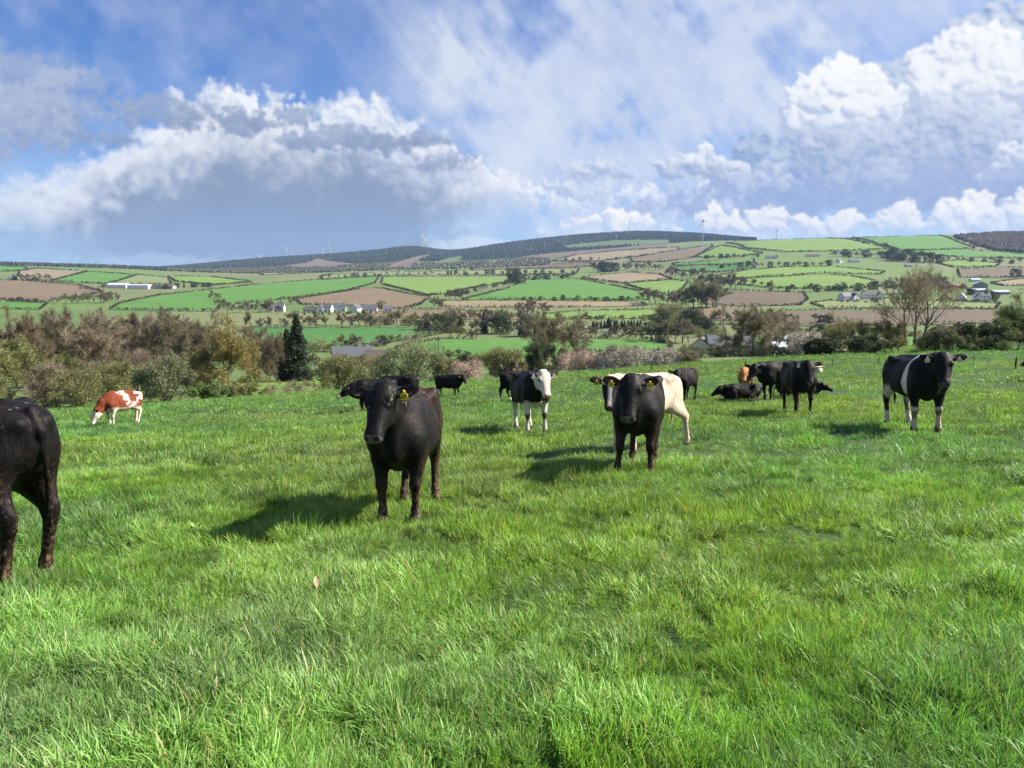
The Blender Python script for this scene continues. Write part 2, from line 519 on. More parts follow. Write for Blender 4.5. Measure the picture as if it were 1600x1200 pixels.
T_PX = [-1200, -400, 0, 200, 300, 400, 500, 600, 645, 700, 800, 900, 1000, 1100, 1200, 1400, 1600, 2000, 2800]
T_D = [40, 60, 85, 110, 150, 200, 260, 330, 420, 520, 640, 780, 950, 1150, 1400, 1700, 2050, 2500, 3000, 3600, 4200, 5000, 6500]
_rows = {
    -1200: [690, 660, 645, 632, 616, 600, 582, 560, 536, 514, 494, 478, 464, 450, 437, 427, 419, 418, 420, 422, 424, 426, 428],
    -400: [672, 645, 628, 616, 602, 587, 570, 549, 527, 506, 488, 473, 461, 448, 435, 425, 417, 417, 419, 421, 423, 425, 427],
    0: [665, 638, 618, 606, 592, 577, 560, 541, 521, 503, 486, 471, 457, 443, 430, 420, 413.5, 415, 417, 419, 421, 423, 425],
    200: [655, 631, 613, 602, 588, 574, 558, 539, 519, 502, 486, 471, 459, 446, 434, 425, 419, 420, 421, 422, 423, 424, 426],
    300: [650, 626, 608, 598, 586, 573, 557, 538, 518, 501, 485, 471, 459, 447, 437, 430, 426, 424, 422, 420, 415, 418, 422],
    400: [640, 618, 604, 596, 586, 574, 558, 539, 519, 501, 486, 471, 459, 448, 440, 434, 429, 425, 420, 414, 404.5, 408, 414],
    500: [630, 612, 602, 595, 586, 575, 560, 541, 521, 503, 487, 471, 458, 447, 438, 431, 427, 423, 417, 409, 399, 402, 408],
    600: [622, 607, 600, 594, 586, 575, 560, 541, 521, 503, 487, 470, 457, 446, 437, 430, 424.5, 419, 413, 405, 391, 393, 402],
    645: [617.5, 603.4, 598.2, 592.65, 585.1, 574.1, 559.1, 540.55, 521, 503, 487, 470, 457, 445.55, 436.55, 429.1, 423.375, 418.1, 412.1, 397, 382, 387, 402],
    700: [612, 599, 596, 591, 584, 573, 558, 540, 521, 503, 487, 470, 457, 445, 436, 428, 422, 417, 411, 404, 395, 398, 402],
    800: [604, 594, 591, 587, 580, 571, 557, 539, 521, 503, 487, 469, 456, 445, 435, 427, 420, 414, 407, 396, 378, 382, 395],
    900: [596, 586, 584, 580, 575, 567, 554, 537, 520, 502, 485, 467, 454, 443, 432, 422, 413, 405, 397, 385, 367, 371, 388],
    1000: [587, 578, 576, 572, 568, 562, 551, 535, 518, 500, 483, 465, 452, 440, 428, 417, 407, 397, 387, 374, 361, 365, 384],
    1100: [580, 572, 570, 566, 563, 559, 549, 533, 516, 498, 480, 462, 449, 434, 419, 405, 388, 383, 378, 372, 366, 370, 386],
    1200: [573, 566, 565, 562, 560, 556, 546, 531, 514, 496, 478, 460, 445, 429, 412, 395, 378, 374, 375, 376, 377, 380, 390],
    1400: [560, 555, 554, 551, 547, 542, 534, 522, 508, 492, 475, 457, 441, 424, 407, 389, 371.5, 368, 370, 372, 374, 376, 390],
    1600: [548, 545, 547, 543, 538, 532, 524, 514, 501, 487, 471, 455, 439, 421, 403, 384, 367, 362.5, 364, 366, 368, 370, 385],
    2000: [525, 528, 537, 532, 525, 519, 511, 503, 492, 479, 465, 450, 433, 415, 396, 378, 362, 358, 360, 362, 364, 366, 382],
    2800: [490, 500, 520, 518, 514, 506, 498, 490, 481, 470, 458, 443, 426, 408, 390, 373, 358, 355, 357, 360, 362, 364, 380],
}


def _dense_table():
    S = np.array([(p - 800) / F_PX * CT for p in T_PX])
    tab = np.array([[slope_of(y) for y in _rows[p]] for p in T_PX])
    ld = np.log(np.array(T_D, float))
    sd = np.linspace(S[0], S[-1], 400)
    dd = np.linspace(ld[0], ld[-1], 420)
    t1 = np.array([np.interp(dd, ld, r) for r in tab])
    t2 = np.array([np.interp(sd, S, t1[:, j]) for j in range(len(dd))]).T

    def gauss(a, sig, axis):
        k = np.exp(-0.5 * (np.arange(-3 * sig, 3 * sig + 1) / sig) ** 2)
        k /= k.sum()
        pad = [(0, 0), (0, 0)]
        pad[axis] = (3 * sig, 3 * sig)
        return np.apply_along_axis(lambda v: np.convolve(v, k, 'valid'), axis, np.pad(a, pad, mode='reflect', reflect_type='odd'))
    t2 = gauss(gauss(t2, 2, 0), 4, 1)
    return sd, dd, t2


S_AX, D_AX, TAB = _dense_table()


def land_z(x, y):
    """ground height under (x, y); works on arrays"""
    x, y = np.broadcast_arrays(np.asarray(x, float), np.asarray(y, float))
    yc = np.clip(y, -30, 75)
    xc = np.clip(x, -120, 120)
    drop = 1.6 + 0.1052 * yc + 0.0004 * yc * yc / 50 - 0.0063 * xc - 0.0602 * xc * yc / 50
    near = EYE - drop
    near = near + 0.05 * (fbm(x * 0.35, y * 0.35, 3.1, 3, 4) - 0.5) + 0.10 * (fbm(x * 0.07, y * 0.07, 9.7, 2, 8) - 0.5)
    ys = np.maximum(y, 40)
    fi = np.clip((x / ys - S_AX[0]) / (S_AX[1] - S_AX[0]), 0, len(S_AX) - 1.001)
    fj = np.clip((np.log(ys) - D_AX[0]) / (D_AX[1] - D_AX[0]), 0, len(D_AX) - 1.001)
    i, j = fi.astype(int), fj.astype(int)
    a, b = fi - i, fj - j
    sl = TAB[i, j] * (1 - a) * (1 - b) + TAB[i + 1, j] * a * (1 - b) + TAB[i, j + 1] * (1 - a) * b + TAB[i + 1, j + 1] * a * b
    far = EYE + sl * ys
    w = sstep(50, 88, y)
    return near * (1 - w) + far * w


def ray(px, py):
    u, v = (px - 800) / F_PX, (600 - py) / F_PX
    return np.array([u, CT + v * ST, -ST + v * CT])


_SCAN = np.concatenate([np.linspace(1.2, 60, 700), np.exp(np.linspace(math.log(60), math.log(6300), 900))[1:]])


def ground_at(px, py):
    """first point of the land along the sight line through a point of the photograph"""
    d = ray(px, py)
    t = _SCAN / d[1]
    X, Y, Z = d[0] * t, _SCAN, EYE + d[2] * t
    g = land_z(X, Y)
    hit = np.nonzero(Z <= g)[0]
    k = hit[0] if len(hit) else int(np.argmin(np.abs(Z - g)[900:])) + 900
    if k > 0 and len(hit):
        a0, a1 = Z[k - 1] - g[k - 1], Z[k] - g[k]
        f = a0 / (a0 - a1) if a0 != a1 else 0
        yy = Y[k - 1] + (Y[k] - Y[k - 1]) * f
    else:
        yy = Y[k]
    xx = d[0] / d[1] * yy
    return Vector((xx, yy, float(land_z(xx, yy))))


def ground_d(px, dist, py=480):
    d = ray(px, py)
    xx = d[0] / d[1] * dist
    return Vector((xx, dist, float(land_z(xx, dist))))


def top_height(base, py):
    """height above BASE of a sight line at row py"""
    return EYE + slope_of(py) * base.y - base.z


def px_size(dist):
    return dist / F_PX


# ------------------------------------------------------------------ ground materials
def pasture_mat(name, c1, c2, c3, scale=0.02, mow=0.0):
    m, t, b = material(name, 0.75, 0.2)
    g = N(t, 'ShaderNodeNewGeometry')
    n1 = noise(t, scale, 6, 0.6, g.outputs['Position'])
    r = ramp(t, [(0.28, c1), (0.5, c2), (0.74, c3)])
    t.links.new(n1.outputs[0], r.inputs[0])
    n2 = noise(t, scale * 22, 4, 0.7, g.outputs['Position'])
    mx = N(t, 'ShaderNodeMix', data_type='RGBA', blend_type='MULTIPLY')
    mx.inputs['Factor'].default_value = 0.75
    r2 = ramp(t, [(0.3, (0.62, 0.62, 0.62)), (0.7, (1.25, 1.25, 1.2))])
    t.links.new(n2.outputs[0], r2.inputs[0])
    t.links.new(r.outputs[0], mx.inputs['A']); t.links.new(r2.outputs[0], mx.inputs['B'])
    out = mx.outputs['Result']
    if mow:
        w = N(t, 'ShaderNodeTexWave')
        w.inputs['Scale'].default_value = mow
        w.inputs['Distortion'].default_value = 1.5
        w.inputs['Detail Scale'].default_value = 0.3
        t.links.new(g.outputs['Position'], w.inputs[0])
        m3 = N(t, 'ShaderNodeMix', data_type='RGBA', blend_type='MULTIPLY')
        m3.inputs["Factor"].default_value = 0.12
        r3 = ramp(t, [(0.2, (0.75, 0.75, 0.75)), (0.8, (1.1, 1.1, 1.1))])
        t.links.new(w.outputs[0], r3.inputs[0])
        t.links.new(out, m3.inputs['A']); t.links.new(r3.outputs[0], m3.inputs['B'])
        out = m3.outputs['Result']
    t.links.new(out, b.inputs['Base Color'])
    return m


M_SOIL = pasture_mat('soil_under_grass', (0.020, 0.042, 0.010), (0.030, 0.065, 0.013), (0.045, 0.085, 0.018), 0.6)
M_LAND = pasture_mat('rough_land', (0.075, 0.092, 0.036), (0.095, 0.125, 0.044), (0.120, 0.125, 0.058), 0.012)


def patchwork(m):
    """unnamed small fields: irregular cells, each with its own crop"""
    t = m.node_tree
    b = t.nodes['Principled BSDF']
    src = b.inputs['Base Color'].links[0].from_socket
    g = N(t, 'ShaderNodeNewGeometry')
    mp = N(t, 'ShaderNodeMapping')
    mp.inputs['Scale'].default_value = (0.0052, 0.0040, 0.0)
    t.links.new(g.outputs['Position'], mp.inputs[0])
    v = N(t, 'ShaderNodeTexVoronoi')
    v.inputs['Scale'].default_value = 1.0
    t.links.new(mp.outputs[0], v.inputs['Vector'])
    sp = N(t, 'ShaderNodeSeparateColor')
    t.links.new(v.outputs['Color'], sp.inputs[0])
    r = ramp(t, [(0.0, (0.085, 0.150, 0.036)), (0.3, (0.130, 0.150, 0.062)), (0.5, (0.170, 0.135, 0.088)), (0.62, (0.105, 0.175, 0.040)), (0.85, (0.150, 0.165, 0.070))])
    r.color_ramp.interpolation = 'CONSTANT'
    t.links.new(sp.outputs[0], r.inputs[0])
    mx = N(t, 'ShaderNodeMix', data_type='RGBA', blend_type='MIX')
    mx.inputs['Factor'].default_value = 0.62
    t.links.new(src, mx.inputs['A']); t.links.new(r.outputs[0], mx.inputs['B'])
    t.links.new(mx.outputs['Result'], b.inputs['Base Color'])


patchwork(M_LAND)
FIELD_MATS = {
    'green': pasture_mat('pasture_green', (0.060, 0.150, 0.026), (0.075, 0.175, 0.030), (0.095, 0.190, 0.036), 0.010, 0.02),
    'deep': pasture_mat('pasture_deep_green', (0.042, 0.125, 0.026), (0.050, 0.140, 0.030), (0.060, 0.150, 0.032), 0.010, 0.03),
    'lime': pasture_mat('pasture_lime', (0.100, 0.180, 0.032), (0.125, 0.205, 0.040), (0.145, 0.215, 0.050), 0.012),
    'pale': pasture_mat('pasture_pale', (0.125, 0.165, 0.060), (0.150, 0.185, 0.070), (0.165, 0.190, 0.080), 0.012),
    'brown': pasture_mat('ploughed_soil', (0.128, 0.094, 0.056), (0.152, 0.113, 0.068), (0.172, 0.130, 0.080), 0.012, 0.05),
    'dark': pasture_mat('ploughed_dark_soil', (0.096, 0.074, 0.048), (0.113, 0.088, 0.057), (0.130, 0.102, 0.067), 0.012, 0.05),
    'tan': pasture_mat('stubble', (0.170, 0.140, 0.085), (0.205, 0.165, 0.100), (0.230, 0.190, 0.115), 0.012, 0.05),
    'scrub': pasture_mat('rough_scrub', (0.050, 0.052, 0.028), (0.085, 0.075, 0.042), (0.120, 0.095, 0.060), 0.05),
    'forest': pasture_mat('forest_floor', (0.022, 0.040, 0.020), (0.030, 0.052, 0.024), (0.045, 0.065, 0.028), 0.006),
    'fell': pasture_mat('felled_slope', (0.105, 0.080, 0.060), (0.130, 0.100, 0.075), (0.120, 0.110, 0.070), 0.006),
    'young': pasture_mat('young_plantation', (0.060, 0.100, 0.036), (0.080, 0.120, 0.042), (0.100, 0.125, 0.055), 0.006),
}


# ------------------------------------------------------------------ ground sheets
def build_ground():
    # the cattle field, from behind the camera down to its bottom hedge
    xs = np.concatenate([np.linspace(-150, -40, 45)[:-1], np.linspace(-40, 40, 161), np.linspace(40, 150, 45)[1:]])
    ys = np.concatenate([np.linspace(-30, 0, 20)[:-1], np.linspace(0, 64, 150)])
    X, Y = np.meshgrid(xs, ys)
    Z = land_z(X, Y)
    V = np.stack([X, Y, Z], -1).reshape(-1, 3)
    w = len(xs)
    ii, jj = np.meshgrid(np.arange(len(ys) - 1), np.arange(w - 1), indexing='ij')
    a = (ii * w + jj).ravel()
    Q = np.stack([a, a + 1, a + w + 1, a + w], -1)
    o = link('field_ground', mesh_np('field_ground', V, quads=Q, mat=M_SOIL, smooth=True))
    tag(o, 'sloping ground of the near field the cattle stand in', kind='structure')
    # the valley and the hills
    s = np.linspace(-1.75, 1.75, 420)
    d = np.exp(np.linspace(math.log(60), math.log(6400), 380))
    Sg, Dg = np.meshgrid(s, d)
    X, Y = Sg * Dg, Dg
    Z = land_z(X, Y) - 0.35 * (1 - sstep(62, 66, Y))
    V = np.stack([X, Y, Z], -1).reshape(-1, 3)
    w = len(s)
    ii, jj = np.meshgrid(np.arange(len(d) - 1), np.arange(w - 1), indexing='ij')
    a = (ii * w + jj).ravel()
    Q = np.stack([a, a + 1, a + w + 1, a + w], -1)
    o = link('valley_terrain', mesh_np('valley_terrain', V, quads=Q, mat=M_LAND, smooth=True))
    tag(o, 'rolling land of the valley and the hills beyond it', kind='structure')


build_ground()

# ------------------------------------------------------------------ fields on the land
# (name, surface, label, outline as points of the photograph)
FIELDS = [
    ('pasture', 'green', 'small green field at the far left under the dark ridge', [(-90, 416), (-10, 415.5), (40, 418.5), (44, 423), (-80, 428)]),
    ('stubble_field', 'tan', 'pale brown field on the far left slope above the ploughed one', [(30, 424), (60, 420), (135, 424.5), (80, 440), (30, 437)]),
    ('pasture', 'green', 'green field left of centre above the long farm sheds', [(78, 440), (138, 425), (214, 430), (168, 444)]),
    ('pasture', 'pale', 'yellowish field directly above the long farm sheds', [(172, 444), (216, 430), (262, 434), (268, 444)]),
    ('pasture', 'lime', 'lime strip on the far left ridge right of the farm sheds', [(262, 432), (330, 433), (396, 441), (335, 446), (274, 440)]),
    ('ploughed_field', 'brown', 'red brown ploughed field on the left hillside', [(-80, 438), (20, 438), (122, 446), (160, 456), (130, 464), (60, 470), (-80, 466)]),
    ('pasture', 'green', 'thin green strip just over the left woodland tops', [(-60, 470), (75, 474), (62, 484), (-60, 482)]),
    ('pasture', 'green', 'broad smooth green field on the left hillside', [(172, 484), (190, 474), (250, 462), (400, 445), (520, 436), (592, 433), (585, 443), (540, 455), (478, 464), (400, 472), (345, 478), (338, 487), (260, 486)]),
    ('ploughed_field', 'brown', 'brown ploughed field above the row of white houses', [(462, 468), (540, 456), (572, 450), (600, 452), (640, 460), (672, 465), (655, 477), (620, 484), (540, 478), (470, 476)]),
    ('pasture', 'lime', 'yellow green field above the gorse bank', [(596, 444), (598, 434), (700, 433), (806, 432), (806, 440), (760, 446), (690, 460), (668, 462), (620, 450)]),
    ('pasture', 'pale', 'pale upper strip beneath the blue ridge', [(500, 433), (520, 429), (620, 425), (700, 424.5), (700, 430), (600, 431), (505, 438)]),
    ('pasture', 'pale', 'pale pasture strip with a row of small round trees', [(705, 430), (705, 424), (820, 421), (905, 420), (900, 428), (800, 430)]),
    ('pasture', 'pale', 'distant pale meadow at the foot of the blue ridge', [(402, 426), (500, 421), (580, 419.5), (585, 421.5), (500, 426), (410, 430)]),
    ('ploughed_field', 'tan', 'narrow tan field below the green hill field', [(690, 480), (692, 471), (800, 470.5), (1000, 472), (1010, 478), (900, 480), (800, 481)]),
    ('pasture', 'green', 'green hill field in the middle of the view', [(722, 469), (790, 452), (826, 437), (905, 436.5), (960, 447), (1014, 459), (1012, 469), (900, 468.5), (800, 468)]),
    ('stubble_field', 'tan', 'tan stubble field above the green hill field', [(908, 434.5), (940, 430), (985, 426), (1030, 429), (1050, 437), (1010, 440), (972, 443)]),
    ('pasture', 'lime', 'bright wedge of green beside the tan stubble', [(974, 444), (1012, 440.5), (1054, 438), (1074, 441), (1062, 457), (1022, 458)]),
    ('stubble_field', 'tan', 'long tan field climbing towards the wooded summit', [(862, 408), (900, 399), (960, 393), (1060, 387), (1060, 391), (985, 402), (930, 409)]),
    ('ploughed_field', 'brown', 'brown field just left of the tall wind turbine', [(985, 404), (1062, 391), (1112, 383.5), (1114, 386), (1085, 402), (1040, 409), (988, 410)]),
    ('ploughed_field', 'dark', 'low brown strip between the hedges at mid slope', [(735, 419), (850, 413), (920, 411), (930, 416), (850, 420), (740, 423)]),
    ('pasture', 'lime', 'lime triangle right below the tall wind turbine', [(1086, 402), (1110, 391), (1126, 384.5), (1160, 390), (1192, 396), (1150, 402)]),
    ('pasture', 'lime', 'large sunlit field along the right skyline', [(1132, 379.5), (1210, 375), (1290, 373), (1322, 374), (1392, 389), (1330, 392), (1230, 394), (1165, 388)]),
    ('pasture', 'green', 'green skyline field beside the brown hilltop wood', [(1335, 372.5), (1400, 370), (1466, 368.5), (1524, 388), (1450, 391), (1404, 390)]),
    ('pasture', 'green', 'green field under the brown hilltop wood', [(1394, 393), (1500, 390.5), (1560, 394), (1640, 402), (1640, 405), (1500, 402)]),
    ('pasture', 'green', 'upper of the two thin green bands below the turbine', [(1050, 412.5), (1110, 409), (1178, 405.5), (1178, 411), (1120, 414), (1054, 415)]),
    ('pasture', 'deep', 'lower of the two thin green bands below the turbine', [(1046, 417.5), (1120, 416), (1172, 413), (1180, 419), (1120, 426), (1062, 424)]),
    ('pasture', 'lime', 'upper lime field with a curved hedge below the white houses', [(1108, 434), (1160, 424), (1230, 417.5), (1300, 417), (1382, 425), (1375, 429), (1290, 427), (1200, 432), (1130, 438)]),
    ('pasture', 'lime', 'lower lime field under the curved hedge', [(1120, 440), (1200, 434), (1285, 430), (1330, 432), (1372, 440), (1366, 449), (1300, 452), (1200, 450)]),
    ('ploughed_field', 'dark', 'dark ploughed field right of the brown copse', [(1096, 458), (1150, 454), (1255, 458), (1262, 468), (1250, 477), (1180, 479), (1100, 476)]),
    ('pasture', 'pale', 'pale yellow green paddock in front of the two white houses', [(1266, 474), (1300, 470), (1372, 467), (1440, 470), (1562, 475), (1556, 482.5), (1400, 482), (1290, 481.5)]),
    ('ploughed_field', 'dark', 'wide dark ploughed field behind the bare trio of trees', [(1220, 487), (1300, 485), (1430, 484.5), (1590, 484.5), (1600, 504), (1450, 508), (1250, 510), (1190, 500)]),
    ('ploughed_field', 'brown', 'grey brown field behind the dark conifer clump', [(1088, 483), (1120, 481), (1180, 483), (1185, 501), (1130, 502), (1090, 498)]),
    ('ploughed_field', 'dark', 'dark ploughed field on the far right hillside', [(1496, 421), (1560, 419), (1650, 418), (1650, 430), (1580, 434), (1500, 434)]),
    ('stubble_field', 'tan', 'straw coloured field at the right edge of the hillside', [(1548, 443), (1590, 437), (1650, 434), (1650, 446), (1570, 447)]),
    ('pasture', 'lime', 'small lime field over the farm on the right', [(1462, 411), (1500, 407), (1562, 412), (1556, 417), (1490, 418)]),
    ('pasture', 'deep', 'smooth deep green field on the valley floor', [(380, 516), (400, 511.5), (560, 511), (692, 511.5), (694, 521), (640, 531), (560, 543), (470, 548), (400, 540)]),
    ('pasture', 'green', 'green meadow crossed by the two thin poles', [(600, 558), (640, 538), (696, 531), (760, 529.5), (830, 530), (845, 544), (842, 560), (740, 561), (660, 562)]),
    ('pasture', 'green', 'green meadow behind the white blossoming hedge', [(848, 533), (900, 530.5), (1000, 530), (1046, 538), (1048, 556), (960, 558), (860, 558)]),
    ('pasture', 'lime', 'sports ground strip with the white goal posts', [(850, 492), (905, 487), (1032, 484.5), (1034, 492), (1000, 498), (900, 498), (850, 501)]),
    ('pasture', 'green', 'green plot behind the white bungalow on the right', [(1095, 528), (1165, 526), (1260, 528), (1262, 540), (1180, 546), (1100, 540)]),
    ('pasture', 'green', 'narrow green paddock glimpsed right of the three tall trunks', [(1395, 527), (1480, 524), (1500, 528), (1496, 538), (1400, 541)]),
    ('ploughed_field', 'brown', 'brown patch above the brown valley thicket', [(560, 484), (700, 484), (760, 488), (820, 494), (815, 500), (700, 499), (580, 496)]),
    ('pasture', 'lime', 'bright meadow seen between the bushes below the near field', [(345, 600), (390, 592), (520, 587), (600, 588), (610, 593), (520, 599), (430, 608), (350, 612)]),
    ('pasture', 'lime', 'bright patch of meadow behind the white faced calf', [(770, 585), (800, 572), (880, 566), (960, 566), (960, 574), (880, 578), (800, 590)]),
    ('felled_slope', 'fell', 'brown felled slope on the blue ridge', [(600, 420), (620, 410), (648, 402), (672, 398), (668, 402), (650, 410), (640, 418)]),
    ('young_forest', 'young', 'light green plantation patch on the blue ridge', [(672, 413), (700, 404), (722, 400), (722, 409), (700, 412)]),
    ('felled_slope', 'fell', 'greyish bracken slope low on the blue ridge', [(440, 416), (480, 411), (496, 404), (520, 409), (560, 413), (520, 417), (470, 419)]),
    ('felled_slope', 'fell', 'bracken slope under the wooded summit', [(810, 402), (860, 396), (960, 388), (1040, 383), (1040, 386), (950, 392), (862, 404)]),
    ('young_forest', 'young', 'light green plantation on the wooded summit', [(880, 384), (960, 376), (1045, 375), (1046, 381), (960, 386), (890, 390)]),
]
FIELD_WORLD = []


def build_fields():
    for k, (name, surf, label, pts) in enumerate(FIELDS):
        # outline with extra points along its sides, set on the land
        dense = []
        for (a, b), (c, d) in zip(pts, pts[1:] + pts[:1]):
            n = max(1, int(math.hypot(c - a, (d - b) * 3) / 30))
            dense += [(a + (c - a) * i / n, b + (d - b) * i / n) for i in range(n)]
        W = [ground_at(*p) for p in dense]
        FIELD_WORLD.append((name, surf, label, W))
        poly = [(w.x, w.y) for w in W]
        xs, ys = [p[0] for p in poly], [p[1] for p in poly]
        L = max(max(xs) - min(xs), max(ys) - min(ys))
        st = L / 26
        P = np.array(poly)
        gx, gy = np.meshgrid(np.arange(min(xs), max(xs), st), np.arange(min(ys), max(ys), st))
        gx, gy = gx.ravel(), gy.ravel()
        ins = np.zeros(len(gx), bool)
        for (x0, y0), (x1, y1) in zip(poly, poly[1:] + poly[:1]):
            c = ((y0 > gy) != (y1 > gy))
            with np.errstate(divide='ignore', invalid='ignore'):
                ins ^= c & (gx < (x1 - x0) * (gy - y0) / (y1 - y0 if y1 != y0 else 1e-9) + x0)
        allp = [Vector(p) for p in poly] + [Vector((float(a), float(b))) for a, b in zip(gx[ins], gy[ins])]
        n = len(poly)
        r = delaunay_2d_cdt(allp, [], [list(range(n))], 1, 1e-4)
        V = np.array([(v.x, v.y) for v in r[0]])
        z = land_z(V[:, 0], V[:, 1]) + 0.02 + 0.0005 * np.maximum(V[:, 1] - 90, 0) + 0.003 * k * np.minimum(V[:, 1] / 400, 1)
        me = mesh_np(name, np.column_stack([V, z]), tris=[f for f in r[2] if len(f) == 3], mat=FIELD_MATS[surf], smooth=True)
        o = link(name, me)
        tag(o, label, kind='structure')
        flip = np.array([p.normal.z for p in me.polygons]).mean() < 0
        if flip:
            me.flip_normals()


build_fields()


# ------------------------------------------------------------------ meadow grass: tufts of separate blades, instanced as one mass
def grass_material():
    m = bpy.data.materials.new('grass_blades')
    m.use_nodes = True
    t = m.node_tree
    b = t.nodes['Principled BSDF']
    at = N(t, 'ShaderNodeAttribute', attribute_name='blade')
    ti = N(t, 'ShaderNodeAttribute', attribute_name='tint', attribute_type='INSTANCER')
    mx = N(t, 'ShaderNodeMix', data_type='RGBA', blend_type='MULTIPLY')
    mx.inputs['Factor'].default_value = 1
    t.links.new(at.outputs['Color'], mx.inputs['A']); t.links.new(ti.outputs['Color'], mx.inputs['B'])
    t.links.new(mx.outputs['Result'], b.inputs['Base Color'])
    b.inputs['Roughness'].default_value = 0.48
    b.inputs['Specular IOR Level'].default_value = 0.42
    tr = N(t, 'ShaderNodeBsdfTranslucent')
    m2 = N(t, 'ShaderNodeMix', data_type='RGBA', blend_type='MULTIPLY')
    m2.inputs['Factor'].default_value = 1
    m2.inputs['B'].default_value = (1.35, 1.25, 0.7, 1)
    t.links.new(mx.outputs['Result'], m2.inputs['A'])
    t.links.new(m2.outputs['Result'], tr.inputs['Color'])
    ms = N(t, 'ShaderNodeMixShader')
    ms.inputs[0].default_value = 0.36
    out = t.nodes['Material Output']
    t.links.new(b.outputs[0], ms.inputs[1]); t.links.new(tr.outputs[0], ms.inputs[2])
    t.links.new(ms.outputs[0], out.inputs['Surface'])
    return m


M_GRASS = grass_material()


def tuft(rng, n, radius, h0, h1, width, lean, straw=0.04, seg=4):
    """a tuft of n curved blades"""
    r = radius * np.sqrt(rng.uniform(0, 1, n)); a = rng.uniform(0, 2 * np.pi, n)
    root = np.stack([r * np.cos(a), r * np.sin(a), np.full(n, -0.012)], 1)
    ln = rng.uniform(h0, h1, n)
    ang = a + rng.normal(0, 0.9, n)
    d = np.stack([np.cos(ang), np.sin(ang), np.zeros(n)], 1)
    l0 = np.abs(rng.normal(0, 0.22, n)) + 0.06
    l1 = l0 + np.abs(rng.normal(0.75, 0.45, n)) * lean
    face = ang + np.pi / 2 + rng.normal(0, 0.7, n)
    side = np.stack([np.cos(face), np.sin(face), np.zeros(n)], 1)
    w = width * rng.uniform(0.65, 1.35, n)
    p = root.copy()
    pts = [p]
    for k in range(1, seg + 1):
        th = l0 + (l1 - l0) * (k - 0.5) / seg
        p = p + (d * np.sin(th)[:, None] + np.array([0, 0, 1]) * np.cos(th)[:, None]) * (ln / seg)[:, None]
        pts.append(p)
    V, C, Q, T = [], [], [], []
    kind = rng.uniform(0, 1, n)
    base = np.array([0.152, 0.274, 0.060]) * (0.75 + 0.5 * rng.uniform(0, 1, (n, 1)))
    base = base + np.array([0.040, 0.022, 0.006]) * rng.uniform(-0.4, 1.0, (n, 1))
    base[kind < straw] = np.array([0.30, 0.25, 0.12]) * rng.uniform(0.7, 1.1, ((kind < straw).sum(), 1))
    for k in range(seg + 1):
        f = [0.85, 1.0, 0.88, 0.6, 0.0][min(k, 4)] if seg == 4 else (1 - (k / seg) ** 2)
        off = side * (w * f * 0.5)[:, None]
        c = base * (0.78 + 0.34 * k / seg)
        if k < seg:
            V += [pts[k] - off, pts[k] + off]; C += [c, c]
        else:
            V.append(pts[k]); C.append(c)
    V, C = np.concatenate(V), np.concatenate(C)
    i = np.arange(n)
    for k in range(seg - 1):
        a0, b0, a1, b1 = 2 * k * n + i, (2 * k + 1) * n + i, (2 * k + 2) * n + i, (2 * k + 3) * n + i
        Q.append(np.stack([a0, b0, b1, a1], 1))
    a0, b0, tp = 2 * (seg - 1) * n + i, (2 * (seg - 1) + 1) * n + i, 2 * seg * n + i
    T = np.stack([a0, b0, tp], 1)
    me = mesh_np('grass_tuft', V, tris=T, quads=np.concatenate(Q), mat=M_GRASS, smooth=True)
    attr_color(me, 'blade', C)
    return me


